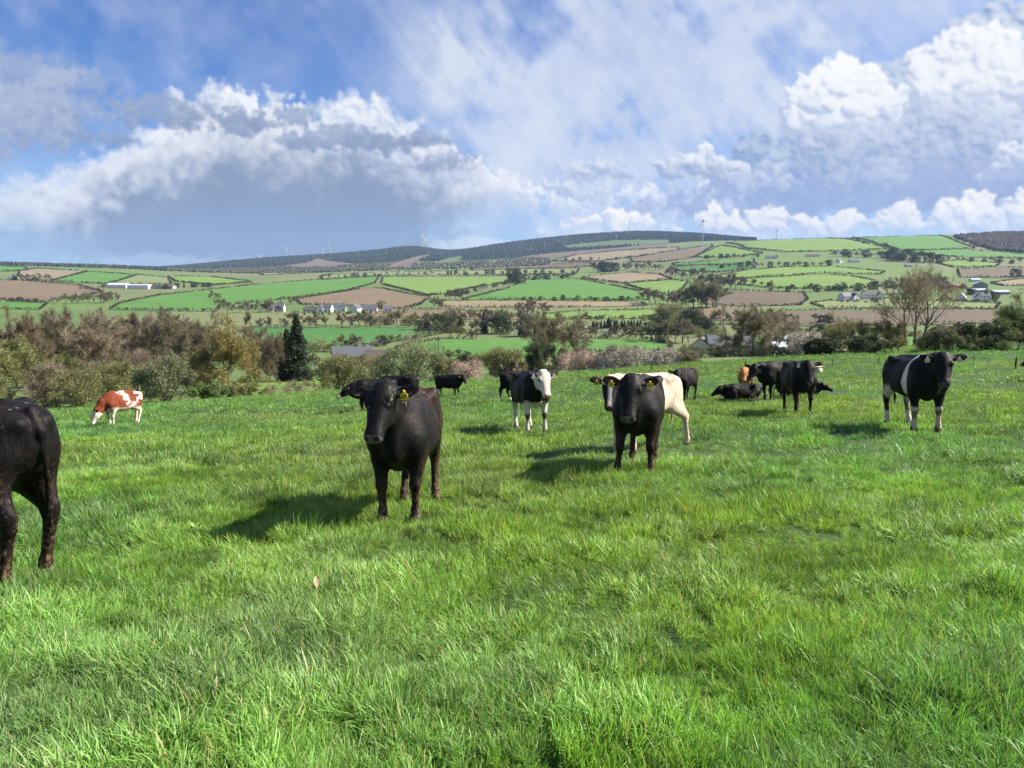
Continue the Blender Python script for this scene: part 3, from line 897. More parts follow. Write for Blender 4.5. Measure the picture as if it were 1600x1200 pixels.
def build_grass():
    rng = np.random.default_rng(21)
    protos = []
    protos_near = [tuft(rng, 72, 0.085, 0.045, 0.122, 0.0048, 0.95) for _ in range(5)] + \
                  [tuft(rng, 60, 0.065, 0.065, 0.165, 0.0050, 1.35, 0.05) for _ in range(4)] + \
                  [tuft(rng, 50, 0.11, 0.045, 0.115, 0.0036, 1.5, 0.22) for _ in range(1)]
    protos_mid = [tuft(rng, 42, 0.15, 0.05, 0.125, 0.0078, 0.9, 0.04, 3) for _ in range(5)]
    protos_far = [tuft(rng, 40, 0.30, 0.05, 0.11, 0.016, 0.8, 0.03, 2) for _ in range(4)]
    hidden = bpy.data.collections.new('grass_tufts')      # prototypes only, not in the scene itself
    for k, me in enumerate(protos_near + protos_mid + protos_far):
        o = bpy.data.objects.new('grass_tuft_%02d' % k, me)
        hidden.objects.link(o)
    nn, nm, nf = len(protos_near), len(protos_mid), len(protos_far)

    def scatter(y0, y1, dens, ids, s0, s1, margin):
        n = int(dens * 0.5 * 1.5 * (y1 * y1 - y0 * y0) + dens * (y1 - y0) * margin * 2)
        y = np.sqrt(rng.uniform(y0 * y0, y1 * y1, n))
        x = rng.uniform(-1, 1, n) * (0.74 * y + margin)
        clump = fbm(x * 1.1, y * 1.1, 0, 3, 31)
        keep = rng.uniform(0, 1, n) < np.clip(0.45 + 1.6 * (clump - 0.32), 0.25, 1)
        x, y = x[keep], y[keep]
        n = len(x)
        idx = rng.choice(ids, n)
        c2 = fbm(x * 2.1 + 40, y * 2.1, 5, 3, 44)
        sc = rng.uniform(s0, s1, n) * (0.50 + 1.05 * np.clip((c2 - 0.25) * 1.6, 0, 1))
        return x, y, idx, sc
    P = []
    P.append(scatter(1.3, 6.0, 330, np.arange(0, nn), 0.8, 1.25, 1.0))
    P.append(scatter(6.0, 11.0, 165, np.arange(0, nn), 0.9, 1.35, 0.8))
    P.append(scatter(11.0, 24.0, 52, np.arange(nn, nn + nm), 0.85, 1.25, 1.0))
    P.append(scatter(24.0, 64.0, 9.5, np.arange(nn + nm, nn + nm + nf), 0.8, 1.2, 3.0))
    x, y, idx, sc = [np.concatenate([p[k] for p in P]) for k in range(4)]
    z = land_z(x, y)
    n = len(x)
    # the way the grass lies, slowly changing over the ground
    la = fbm(x * 0.55, y * 0.55, 2, 3, 61) * 14
    lm = np.clip(fbm(x * 0.8 + 9, y * 0.8, 4, 3, 62) * 1.5 - 0.35, 0, 1)
    tilt = lm * 0.85 + 0.05
    # rotation = spin about z, then tilt towards the lie direction
    spin = rng.uniform(0, 2 * np.pi, n)
    ax = np.stack([-np.sin(la), np.cos(la), np.zeros(n)], 1)
    q1 = np.stack([np.cos(spin / 2), np.zeros(n), np.zeros(n), np.sin(spin / 2)], 1)
    q2 = np.concatenate([np.cos(tilt / 2)[:, None], ax * np.sin(tilt / 2)[:, None]], 1)
    w1, x1, y1_, z1 = q2.T
    w2, x2, y2, z2 = q1.T
    q = np.stack([w1 * w2 - x1 * x2 - y1_ * y2 - z1 * z2, w1 * x2 + x1 * w2 + y1_ * z2 - z1 * y2,
                  w1 * y2 - x1 * z2 + y1_ * w2 + z1 * x2, w1 * z2 + x1 * y2 - y1_ * x2 + z1 * w2], 1)
    eul = np.empty((n, 3))
    w_, x_, y_, z_ = q.T
    eul[:, 0] = np.arctan2(2 * (w_ * x_ + y_ * z_), 1 - 2 * (x_ * x_ + y_ * y_))
    eul[:, 1] = np.arcsin(np.clip(2 * (w_ * y_ - z_ * x_), -1, 1))
    eul[:, 2] = np.arctan2(2 * (w_ * z_ + x_ * y_), 1 - 2 * (y_ * y_ + z_ * z_))
    # species and richness of the sward vary; fine noise paints shaded gaps between tufts
    v1 = fbm(x * 0.42, y * 0.42, 7, 4, 71)
    v2 = fbm(x * 0.16, y * 0.16, 8, 3, 72)
    v3 = fbm(x * 2.6, y * 2.6, 8, 2, 73)  # tuft-sized noise, puts dark gaps into the tint
    r = 0.97 + 0.62 * (v1 - 0.5) + 0.95 * (v3 - 0.5) + 0.34 * rng.uniform(-1, 1, n)
    gl = sstep(0.52, 0.70, fbm(x * 0.8, y * 0.8 + 30, 3, 3, 81))          # greyer, glaucous grasses in patches
    tint = np.stack([r * (0.96 + 0.8 * (v2 - 0.5)) + 0.12 * gl, r + 0.10 + 0.05 * gl, r * (1.0 + 0.9 * (0.5 - v1)) + 0.45 * gl], 1)
    tint = np.clip(tint, 0.45, 2.0)
    me = bpy.data.meshes.new('meadow_grass')
    me.vertices.add(n)
    me.vertices.foreach_set('co', np.stack([x, y, z], 1).astype(np.float32).ravel())
    a = me.attributes.new('which', 'INT', 'POINT'); a.data.foreach_set('value', idx.astype(np.int32))
    a = me.attributes.new('turn', 'FLOAT_VECTOR', 'POINT'); a.data.foreach_set('vector', eul.astype(np.float32).ravel())
    a = me.attributes.new('size', 'FLOAT', 'POINT'); a.data.foreach_set('value', sc.astype(np.float32))
    attr_color(me, 'tint', tint)
    o = link('meadow_grass', me)
    tag(o, 'lush green grass of the near field', kind='stuff')
    ng = bpy.data.node_groups.new('grass_scatter', 'GeometryNodeTree')
    ng.interface.new_socket('Geometry', in_out='INPUT', socket_type='NodeSocketGeometry')
    ng.interface.new_socket('Geometry', in_out='OUTPUT', socket_type='NodeSocketGeometry')
    gi, go = ng.nodes.new('NodeGroupInput'), ng.nodes.new('NodeGroupOutput')
    ci = ng.nodes.new('GeometryNodeCollectionInfo')
    ci.inputs['Collection'].default_value = hidden
    ci.inputs['Separate Children'].default_value = True
    ci.inputs['Reset Children'].default_value = True
    ip = ng.nodes.new('GeometryNodeInstanceOnPoints')
    ip.inputs['Pick Instance'].default_value = True

    def attr(nm, dt):
        k = ng.nodes.new('GeometryNodeInputNamedAttribute')
        k.data_type = dt
        k.inputs['Name'].default_value = nm
        return k.outputs['Attribute']
    L = ng.links.new
    L(gi.outputs[0], ip.inputs['Points'])
    L(ci.outputs[0], ip.inputs['Instance'])
    L(attr('which', 'INT'), ip.inputs['Instance Index'])
    L(attr('turn', 'FLOAT_VECTOR'), ip.inputs['Rotation'])
    L(attr('size', 'FLOAT'), ip.inputs['Scale'])
    L(ip.outputs[0], go.inputs[0])
    md = o.modifiers.new('scatter', 'NODES')
    md.node_group = ng
    print('grass tufts', n)


build_grass()


# ------------------------------------------------------------------ cattle: one continuous surface per animal
BV = math.sqrt(3)


class Shape:
    """a signed distance grid to which rounded pieces are joined smoothly; meshed by surface nets"""

    def __init__(self, lo, hi, h):
        self.h = h
        self.lo = np.array(lo, float)
        self.n = np.ceil((np.array(hi) - self.lo) / h).astype(int) + 1
        self.F = np.full(self.n, 1.0, np.float32)

    def window(self, lo, hi):
        i0 = np.maximum(0, np.floor((np.array(lo) - self.lo) / self.h).astype(int))
        i1 = np.minimum(self.n, np.ceil((np.array(hi) - self.lo) / self.h).astype(int) + 1)
        sl = tuple(slice(a, b) for a, b in zip(i0, i1))
        ax = [(np.arange(a, b) * self.h + l).astype(np.float32) for a, b, l in zip(i0, i1, self.lo)]
        return sl, ax[0][:, None, None], ax[1][None, :, None], ax[2][None, None, :]

    def join(self, sl, d, k):
        f = self.F[sl]
        if k <= 0:
            self.F[sl] = np.minimum(f, d)
            return
        h = np.clip(0.5 + 0.5 * (f - d) / k, 0, 1)
        self.F[sl] = f * (1 - h) + d * h - k * h * (1 - h)

    def cut(self, sl, d, k):
        f = self.F[sl]
        h = np.clip(0.5 - 0.5 * (f + d) / k, 0, 1)
        self.F[sl] = f * (1 - h) - d * h + k * h * (1 - h)

    def cone(self, a, b, ra, rb, k=0.03, squash=1.0):
        """rounded cone from a to b; squash < 1 narrows it in y"""
        a, b = np.array(a, float), np.array(b, float)
        m = max(ra, rb) * max(1.0, 1.0) + k + 2 * self.h
        sl, X, Y, Z = self.window(np.minimum(a, b) - m, np.maximum(a, b) + m)
        ym = (a[1] + b[1]) / 2
        s = 1 / squash
        d = b - a
        d = d * np.array([1, s, 1])
        L2 = float(d @ d) + 1e-9
        px, py, pz = X - a[0], (Y - a[1]) * s, Z - a[2]
        t = np.clip((px * d[0] + py * d[1] + pz * d[2]) / L2, 0, 1)
        dist = np.sqrt((px - d[0] * t) ** 2 + (py - d[1] * t) ** 2 + (pz - d[2] * t) ** 2) - (ra + (rb - ra) * t)
        self.join(sl, dist * (squash if squash < 1 else 1), k)

    def ellipsoid(self, c, axes, rad, k=0.02, cut=False):
        """axes: three orthonormal rows, rad: three half sizes"""
        c = np.array(c, float)
        m = max(rad) + k + 2 * self.h
        sl, X, Y, Z = self.window(c - m, c + m)
        px, py, pz = X - c[0], Y - c[1], Z - c[2]
        q = g = 0
        for ax, r in zip(axes, rad):
            e = px * ax[0] + py * ax[1] + pz * ax[2]
            q = q + (e / r) ** 2
            g = g + (e / (r * r)) ** 2
        q, g = np.sqrt(q), np.sqrt(g)
        d = q * (q - 1) / np.maximum(g, 1e-6)
        (self.cut if cut else self.join)(sl, d, k)

    def loft(self, M, xs, top, bot, wid, k=0.04, p=2.3, pear=None):
        """body of superelliptic sections along the local x axis of M (4x4 numpy)"""
        xs = np.array(xs)
        fine = np.linspace(xs[0], xs[-1], 240)

        def sm(v):
            v = np.interp(fine, xs, v)
            kk = np.hanning(23); kk /= kk.sum()
            pad = np.pad(v, 11, mode='reflect', reflect_type='odd')
            return np.convolve(pad, kk, 'valid')
        top, bot, wid = sm(top), sm(bot), np.maximum(sm(wid), 0.008)
        pear = sm(pear) if pear is not None else np.zeros_like(fine)
        pts = []
        for x in (xs[0], xs[-1]):
            for y in (-max(wid), max(wid)):
                for z in (min(bot), max(top)):
                    pts.append((M @ np.array([x, y, z, 1]))[:3])
        pts = np.array(pts)
        m = k + 3 * self.h
        sl, X, Y, Z = self.window(pts.min(0) - m, pts.max(0) + m)
        Mi = np.linalg.inv(M)
        lx = Mi[0, 0] * X + Mi[0, 1] * Y + Mi[0, 2] * Z + Mi[0, 3]
        ly = Mi[1, 0] * X + Mi[1, 1] * Y + Mi[1, 2] * Z + Mi[1, 3]
        lz = Mi[2, 0] * X + Mi[2, 1] * Y + Mi[2, 2] * Z + Mi[2, 3]
        lx, ly, lz = np.broadcast_arrays(lx, ly, lz)
        t, b, w, pr = np.interp(lx, fine, top), np.interp(lx, fine, bot), np.interp(lx, fine, wid), np.interp(lx, fine, pear)
        zc, hz = (t + b) / 2, np.maximum((t - b) / 2, 0.01)
        zn = (lz - zc) / hz
        w = w * (1 - pr * np.clip(zn, -1, 1))
        q = (np.abs(ly / w) ** p + np.abs(zn) ** p) ** (1 / p)
        d = (q - 1) * np.minimum(w, hz)
        sc = np.linalg.norm(M[:3, 0])
        d = np.maximum(d, np.maximum(fine[0] - lx, lx - fine[-1])) * sc
        self.join(sl, d.astype(np.float32), k)

    def mesh(self):
        F, h = self.F, self.h
        S = F < 0
        c = [S[i:S.shape[0] - 1 + i, j:S.shape[1] - 1 + j, k:S.shape[2] - 1 + k] for i in (0, 1) for j in (0, 1) for k in (0, 1)]
        anyv, allv = c[0].copy(), c[0].copy()
        for x in c[1:]:
            anyv |= x; allv &= x
        act = np.argwhere(anyv & ~allv)
        idx = np.full([s - 1 for s in F.shape], -1, np.int32)
        idx[tuple(act.T)] = np.arange(len(act))
        offs = np.array([(i, j, k) for i in (0, 1) for j in (0, 1) for k in (0, 1)])
        vals = np.stack([F[tuple((act + o).T)] for o in offs], 1)
        acc = np.zeros((len(act), 3)); cnt = np.zeros(len(act))
        for i in range(8):
            for j in range(i + 1, 8):
                if np.abs(offs[i] - offs[j]).sum() == 1:
                    a, b = vals[:, i], vals[:, j]
                    m = (a < 0) != (b < 0)
                    t = np.where(m, a / np.where(m, a - b, 1), 0)
                    acc += np.where(m[:, None], offs[i] + (offs[j] - offs[i]) * t[:, None], 0)
                    cnt += m
        V = (act + acc / cnt[:, None]) * h + self.lo
        quads = []
        for ax in range(3):
            o1, o2 = [k for k in range(3) if k != ax]
            sl0 = [slice(1, -1)] * 3; sl1 = [slice(1, -1)] * 3
            sl0[ax] = slice(0, -1); sl1[ax] = slice(1, None)
            s0, s1 = S[tuple(sl0)], S[tuple(sl1)]
            e = np.argwhere(s0 != s1)
            base = e.copy()
            for k in range(3):
                if k != ax:
                    base[:, k] += 1
            ins = s0[tuple(e.T)]
            q = []
            for d1, d2 in ((-1, -1), (0, -1), (0, 0), (-1, 0)):
                p = base.copy(); p[:, o1] += d1; p[:, o2] += d2
                q.append(idx[tuple(p.T)])
            q = np.stack(q, 1)
            flip = ~ins if ax != 1 else ins
            q[flip] = q[flip][:, ::-1]
            quads.append(q)
        Q = np.concatenate(quads)
        Q = Q[(Q >= 0).all(1)]
        for _ in range(2):                        # gentle smoothing
            s = np.zeros_like(V); n = np.zeros(len(V))
            for i in range(4):
                a, b = Q[:, i], Q[:, (i + 1) % 4]
                for k in range(3):
                    s[:, k] += np.bincount(a, V[b, k], len(V)) + np.bincount(b, V[a, k], len(V))
                n += np.bincount(a, minlength=len(V)) + np.bincount(b, minlength=len(V))
            V = V * 0.5 + 0.5 * s / np.maximum(n, 1)[:, None]
        return V, Q


# body outline along the animal: tail end at the left
BX = [-0.83, -0.80, -0.72, -0.56, -0.40, -0.16, 0.10, 0.30, 0.45, 0.58, 0.68, 0.745]
BT = [1.04, 1.12, 1.185, 1.215, 1.225, 1.20, 1.195, 1.215, 1.225, 1.18, 1.06, 0.93]
BB = [0.92, 0.82, 0.74, 0.68, 0.605, 0.545, 0.515, 0.52, 0.545, 0.585, 0.66, 0.76]
BW = [0.05, 0.12, 0.185, 0.225, 0.262, 0.298, 0.305, 0.275, 0.235, 0.205, 0.165, 0.05]
BP = [-0.05, -0.05, -0.05, -0.10, 0.02, 0.18, 0.20, 0.20, 0.22, 0.15, 0.10, 0.0]
HS = 1.0
HX = [-0.075, -0.05, 0.0, 0.07, 0.14, 0.22, 0.30, 0.37, 0.43, 0.475, 0.498]
HT = [0.02, 0.065, 0.088, 0.094, 0.086, 0.068, 0.052, 0.042, 0.040, 0.030, 0.0]
HB = [-0.05, -0.10, -0.155, -0.185, -0.185, -0.165, -0.13, -0.105, -0.100, -0.085, -0.045]
HW = [0.06, 0.100, 0.119, 0.128, 0.127, 0.108, 0.091, 0.083, 0.089, 0.082, 0.036]


def rot_np(ax, a):
    c, s = math.cos(a), math.sin(a)
    if ax == 'z':
        return np.array([[c, -s, 0], [s, c, 0], [0, 0, 1]])
    if ax == 'y':
        return np.array([[c, 0, s], [0, 1, 0], [-s, 0, c]])
    return np.array([[1, 0, 0], [0, c, -s], [0, s, c]])


def coat_material():
    m, t, b = material('cattle_coat', 0.5, 0.12)
    at = N(t, 'ShaderNodeAttribute', attribute_name='coat')
    tc = N(t, 'ShaderNodeTexCoord')
    fur = noise(t, 60, 3, 0.6, tc.outputs['Object'], (1.0, 1.0, 0.16))
    big = noise(t, 7, 4, 0.6, tc.outputs['Object'])
    mx = N(t, 'ShaderNodeMix', data_type='RGBA', blend_type='MULTIPLY')
    mx.inputs['Factor'].default_value = 0.65
    r = ramp(t, [(0.30, (0.45, 0.45, 0.45)), (0.70, (1.5, 1.42, 1.36))])
    t.links.new(fur.outputs[0], r.inputs[0])
    t.links.new(at.outputs['Color'], mx.inputs['A']); t.links.new(r.outputs[0], mx.inputs['B'])
    t.links.new(mx.outputs['Result'], b.inputs['Base Color'])
    # alpha of the coat colour carries how wet or sleek the skin is
    rr = N(t, 'ShaderNodeMapRange', in_1=0.0, in_2=1.0, in_3=0.72, in_4=0.36)
    t.links.new(at.outputs['Alpha'], rr.inputs[0])
    add = N(t, 'ShaderNodeMath', operation='MULTIPLY_ADD', in_1=0.16, in_2=-0.08)
    t.links.new(big.outputs[0], add.inputs[0])
    ad2 = N(t, 'ShaderNodeMath', operation='ADD')
    t.links.new(rr.outputs[0], ad2.inputs[0]); t.links.new(add.outputs[0], ad2.inputs[1])
    t.links.new(ad2.outputs[0], b.inputs['Roughness'])
    b.inputs['Sheen Weight'].default_value = 0.0
    b.inputs['Sheen Roughness'].default_value = 0.4
    bp = N(t, 'ShaderNodeBump')
    bp.inputs['Strength'].default_value = 0.5
    bp.inputs['Distance'].default_value = 0.016
    sm = N(t, 'ShaderNodeMath', operation='MULTIPLY_ADD', in_1=1.5)
    t.links.new(big.outputs[0], sm.inputs[0]); t.links.new(fur.outputs[0], sm.inputs[2])
    t.links.new(sm.outputs[0], bp.inputs['Height'])
    t.links.new(bp.outputs[0], b.inputs['Normal'])
    return m


M_COAT = coat_material()
M_EYE = plain('eye_dark', (0.006, 0.005, 0.005), 0.08, 0.6, 0.1)
M_HOOF = plain('hoof_horn', (0.045, 0.036, 0.028), 0.55, 0.3, 0.3, 25)
M_TAG_Y = plain('yellow_tag_plastic', (0.78, 0.52, 0.03), 0.45, 0.4, 0.12, 30)
M_TAG_P = plain('pale_tag_plastic', (0.80, 0.74, 0.55), 0.45, 0.4, 0.08, 30)
M_INK = plain('tag_ink', (0.03, 0.03, 0.03), 0.6, 0.2, 0.1)


def hoof_mesh():
    bm = bmesh.new()
    for s in (-1, 1):
        rings = []
        for z, x0, x1, w in ((0.0, -0.050, 0.064, 0.029), (0.03, -0.048, 0.052, 0.028), (0.065, -0.042, 0.034, 0.025), (0.09, -0.036, 0.024, 0.021)):
            ring = []
            for k in range(8):
                a = 2 * math.pi * k / 8
                cx, rx = (x0 + x1) / 2, (x1 - x0) / 2
                ring.append(bm.verts.new((cx + rx * math.cos(a), s * 0.031 + w * math.sin(a), z)))
            rings.append(ring)
        for r0, r1 in zip(rings, rings[1:]):
            for k in range(8):
                bm.faces.new((r0[k], r0[(k + 1) % 8], r1[(k + 1) % 8], r1[k]))
        bm.faces.new(rings[0][::-1]); bm.faces.new(rings[-1])
    return bm_mesh('hoof', bm, M_HOOF, True)


HOOF = hoof_mesh()


def eye_mesh():
    bm = bmesh.new()
    bmesh.ops.create_uvsphere(bm, u_segments=14, v_segments=9, radius=0.021)
    return bm_mesh('eye', bm, M_EYE, True)


EYE_ME = eye_mesh()


def tag_mesh(mat):
    """flag shaped ear tag with a button, hanging down -z from its pin; faces +x"""
    bm = bmesh.new()
    out = [(-0.012, 0.0), (0.012, 0.0), (0.014, -0.022), (0.036, -0.034), (0.036, -0.088), (-0.036, -0.088), (-0.036, -0.034), (-0.014, -0.022)]
    f0 = [bm.verts.new((0.0025, y, z)) for y, z in out]
    f1 = [bm.verts.new((-0.0025, y, z)) for y, z in out]
    bm.faces.new(f0); bm.faces.new(f1[::-1])
    for k in range(8):
        bm.faces.new((f0[k], f1[k], f1[(k + 1) % 8], f0[(k + 1) % 8]))
    r = bmesh.ops.create_cone(bm, cap_ends=True, segments=10, radius1=0.012, radius2=0.009, depth=0.012)
    bmesh.ops.rotate(bm, verts=r['verts'], matrix=Matrix.Rotation(R(90), 3, 'Y'))
    bmesh.ops.translate(bm, verts=r['verts'], vec=(0.005, 0, -0.008))
    bmesh.ops.recalc_face_normals(bm, faces=bm.faces)
    return bm_mesh('ear_tag', bm, mat)


TAG_MES = {'yellow': tag_mesh(M_TAG_Y), 'pale': tag_mesh(M_TAG_P)}


def tag_print_mesh():
    bm = bmesh.new()
    for z in (-0.046, -0.058, -0.071):
        for y0, w in ((-0.024, 0.010), (-0.010, 0.008), (0.002, 0.011), (0.016, 0.008)):
            vs = [bm.verts.new((0.0032, a, b)) for a, b in ((y0, z), (y0 + w, z), (y0 + w, z + 0.007), (y0, z + 0.007))]
            bm.faces.new(vs)
    return bm_mesh('tag_print', bm, M_INK)


TAG_PRINT = tag_print_mesh()


def make_cow(label, group, foot_px, top_px, heading, res=0.02, neck=(0, 25), head=(0, -58, 0), neck_len=0.46, legs=None, lie=False,
             coat=None, tags=('yellow', 'yellow'), dist=None, girth=1.0, tail=0.0, scale=None, ear_up=0.0, mud=0.4, at=None, seed=1, bot=0.0, anchor='front', HS=1.0):
    """heading: degrees, 0 faces the camera, positive turns to the picture's right; neck: (sideways, upward) degrees;
    head: (sideways, nose pitch, roll) degrees; legs: forward and sideways offsets of the four feet, left front, right front, left hind, right hind"""
    legs = legs or [(0, 0)] * 4
    dz = -0.50 if lie else 0.0
    hi_z = 1.75
    S = Shape((-1.15, -0.75, -0.06), (1.65, 0.75, hi_z + dz * 0.6), res)
    M = np.eye(4); M[2, 3] = dz
    S.F[:] = 1.0
    S.loft(M, BX, BT, BB, np.array(BW) * girth, k=0.02, p=2.25, pear=BP)
    Z = lambda p: (p[0], p[1] * (girth if abs(p[1]) > 0 else 1), p[2] + dz)
    for s in (1, -1):
        # hook bones, pin bones, haunch, shoulder
        S.cone(Z((-0.43, s * 0.205, 1.172)), Z((-0.34, s * 0.19, 1.13)), 0.055, 0.05, 0.07)
        S.ellipsoid(Z((-0.23, s * 0.315 * girth, 1.04)), np.eye(3), (0.10, 0.06, 0.09), 0.07, cut=True)
        S.ellipsoid(Z((0.30, s * 0.30 * girth, 0.92)), np.eye(3), (0.035, 0.05, 0.20), 0.06, cut=True)
        S.cone(Z((-0.79, s * 0.085, 1.085)), Z((-0.70, s * 0.10, 1.09)), 0.045, 0.06, 0.08)
        S.cone(Z((-0.55, s * 0.13, 0.98)), Z((-0.50, s * 0.165, 0.78)), 0.205, 0.16, 0.06, squash=0.62)
        S.cone(Z((0.42, s * 0.15, 1.02)), Z((0.52, s * 0.185, 0.80)), 0.13, 0.135, 0.09, squash=0.72)
    # spine and brisket
    S.cone(Z((-0.55, 0, 1.20)), Z((0.36, 0, 1.20)), 0.03, 0.045, 0.06)
    S.cone(Z((0.60, 0, 0.74)), Z((0.46, 0, 0.60)), 0.11, 0.10, 0.09, squash=0.75)
    # legs
    hooves = []
    for q, (s, fr) in enumerate(((1, True), (-1, True), (1, False), (-1, False))):
        ox, oy = legs[q]
        if lie:
            if fr:
                pts = [((0.46, s * 0.17, 0.42), 0.13), ((0.36, s * 0.22, 0.16), 0.085), ((0.66, s * 0.24, 0.075), 0.062), ((0.48, s * 0.20, 0.045), 0.045)]
            else:
                pts = [((-0.50, s * 0.18, 0.40), 0.19), ((-0.20, s * 0.33, 0.22), 0.12), ((-0.56, s * 0.36, 0.075), 0.06), ((-0.26, s * 0.38, 0.045), 0.045)]
            for (a, ra), (b, rb) in zip(pts, pts[1:]):
                S.cone(a, b, ra, rb, 0.05)
            continue
        if fr:
            foot = np.array([0.44 + ox, s * (0.155 * girth + oy), 0.0])
            knee = np.array([0.455 + ox * 0.52, s * (0.162 * girth + oy * 0.5), 0.375])
            S.cone((0.50, s * 0.18 * girth, 0.80), (0.415 + ox * 0.15, s * 0.185 * girth, 0.63), 0.125, 0.098, 0.06, squash=0.72)
            S.cone((0.415 + ox * 0.15, s * 0.185 * girth, 0.65), knee, 0.086, 0.050, 0.05)
            S.ellipsoid(knee + (0.006, 0, -0.005), np.eye(3), (0.055, 0.052, 0.065), 0.03)
            fet = foot + (-0.012, 0, 0.135)
            S.cone(knee + (-0.005, 0, -0.05), fet, 0.040, 0.033, 0.03)
        else:
            foot = np.array([-0.60 + ox, s * (0.155 * girth + oy), 0.0])
            hock = np.array([-0.685 + ox * 0.62, s * (0.152 * girth + oy * 0.6), 0.475])
            stifle = np.array([-0.375 + ox * 0.22, s * (0.19 * girth + oy * 0.1), 0.72])
            S.cone((-0.50, s * 0.165 * girth, 0.85), stifle, 0.16, 0.115, 0.07, squash=0.62)
            S.cone((-0.60, s * 0.15 * girth, 0.88), (-0.585 + ox * 0.4, s * 0.155 * girth, 0.66), 0.155, 0.10, 0.06, squash=0.66)
            S.cone(stifle + (-0.03, 0, -0.02), hock + (0.02, 0, 0.05), 0.10, 0.055, 0.06, squash=0.8)
            S.cone((-0.60 + ox * 0.4, s * 0.155 * girth, 0.68), hock + (-0.01, 0, 0.04), 0.085, 0.045, 0.06, squash=0.8)
            S.ellipsoid(hock, np.eye(3), (0.062, 0.045, 0.072), 0.035)
            S.cone(hock + (-0.045, 0, 0.05), hock + (-0.03, 0, -0.05), 0.024, 0.024, 0.03)
            fet = foot + (-0.015, 0, 0.135)
            S.cone(hock + (0.0, 0, -0.05), fet, 0.044, 0.036, 0.03)
        S.ellipsoid(fet, np.eye(3), (0.045, 0.043, 0.046), 0.025)
        S.cone(fet + (0.005, 0, -0.01), foot + (0.012, 0, 0.065), 0.038, 0.044, 0.02)
        hooves.append((foot, 0.12 * ox))
    # neck and head
    na, nb = R(neck[0]), R(neck[1])
    base = np.array([0.50, 0.0, 1.03 + dz])
    nd = rot_np('z', na) @ rot_np('y', -nb) @ np.array([1.0, 0, 0])
    mid_d = rot_np('z', na * 0.5) @ rot_np('y', -nb * 0.8) @ np.array([1.0, 0, 0])
    mid = base + mid_d * neck_len * 0.5
    poll = mid + nd * neck_len * 0.5
    hr = rot_np('z', na + R(head[0])) @ rot_np('y', -R(head[1])) @ rot_np('x', R(head[2]))
    Hm = np.eye(4); Hm[:3, :3] = hr * HS; Hm[:3, 3] = poll
    hp = lambda x, y, z: poll + hr @ np.array([x, y, z]) * HS
    throat = hp(0.08, 0, -0.13)
    S.cone((0.36, 0, 1.07 + dz), mid + (0, 0, 0.05), 0.135, 0.118, 0.10, squash=0.88)
    S.cone(mid + (0, 0, 0.05), hp(-0.01, 0, 0.0), 0.118, 0.085, 0.07)
    S.cone((0.55, 0, 0.88 + dz), (mid + throat) / 2 + (0, 0, -0.08), 0.155, 0.10, 0.10, squash=0.8)
    S.cone((mid + throat) / 2 + (0, 0, -0.08), throat, 0.10, 0.075, 0.07)
    S.cone((0.68, 0, 0.66 + dz), (mid + throat) / 2 + (0, 0, -0.17), 0.055, 0.030, 0.08)
    S.loft(Hm, HX, HT, HB, HW, k=0.05, p=2.5)
    # poll tuft, brow ridges, jaw
    S.cone(hp(-0.055, -0.03, 0.03), hp(-0.055, 0.03, 0.03), 0.045, 0.045, 0.05)
    for s in (1, -1):
        S.ellipsoid(hp(0.115, s * 0.106, 0.045), hr.T, (0.05, 0.03, 0.03), 0.03)
        S.ellipsoid(hp(0.17, s * 0.085, -0.11), hr.T, (0.09, 0.022, 0.05), 0.04)
        # nostrils and mouth corner
        if res < 0.022:
            S.ellipsoid(hp(0.492, s * 0.043, 0.004), hr.T, (0.022, 0.014, 0.02), 0.012, cut=True)
        # ears
        e = np.array([-0.24, s * 1.0, 0.05 + ear_up]); e /= np.linalg.norm(e)
        th = np.array([0.10, 0.0, 1.0]); th = th - e * (th @ e); th /= np.linalg.norm(th)
        third = np.cross(th, e)
        A = np.stack([hr @ e, hr @ third, hr @ th])
        root = hp(0.015, s * 0.095, 0.0)
        S.cone(root, root + A[0] * 0.05, 0.034, 0.030, 0.03)
        thick = max(0.016, res * 0.85)
        S.ellipsoid(root + A[0] * 0.132, A, (0.118, 0.070, thick), 0.02)
        if res < 0.015:
            S.ellipsoid(root + A[0] * 0.132 + A[2] * 0.018, A, (0.088, 0.046, 0.014), 0.010, cut=True)
    # tail
    if lie:
        tl = [(-0.80, 0, 1.12 + dz), (-0.90, 0.02, 0.90 + dz), (-0.93, 0.08, 0.14), (-0.80, 0.20, 0.05)]
    else:
        tl = [(-0.78, 0, 1.155), (-0.845, tail * 0.1, 1.03), (-0.815, tail * 0.5, 0.74), (-0.765, tail * 0.8, 0.52), (-0.75, tail, 0.38)]
    rr = [0.042, 0.025, 0.016, 0.023, 0.010]
    rr = [max(v, res * 0.9) for v in rr]
    for a, b, ra, rb in zip(tl, tl[1:], rr, rr[1:]):
        S.cone(a, b, ra, rb, 0.025)
    # udder free, small flank fold and sheath
    S.cone((-0.30, 0, 0.60 + dz), (0.0, 0, 0.55 + dz), 0.045, 0.055, 0.06)
    V, Q = S.mesh()

    # coat colours
    head_c = (V - poll) @ hr / HS                           # head coordinates
    nfv = fbm(V[:, 0] * 9, V[:, 1] * 9, V[:, 2] * 9, 3, seed)
    nf2 = fbm(V[:, 0] * 75, V[:, 1] * 75, V[:, 2] * 60, 2, seed + 5)
    is_head = (head_c[:, 0] > -0.09) & (head_c[:, 0] < 0.56) & (np.abs(head_c[:, 1]) < 0.138) & (head_c[:, 2] > -0.24) & (head_c[:, 2] < 0.13)
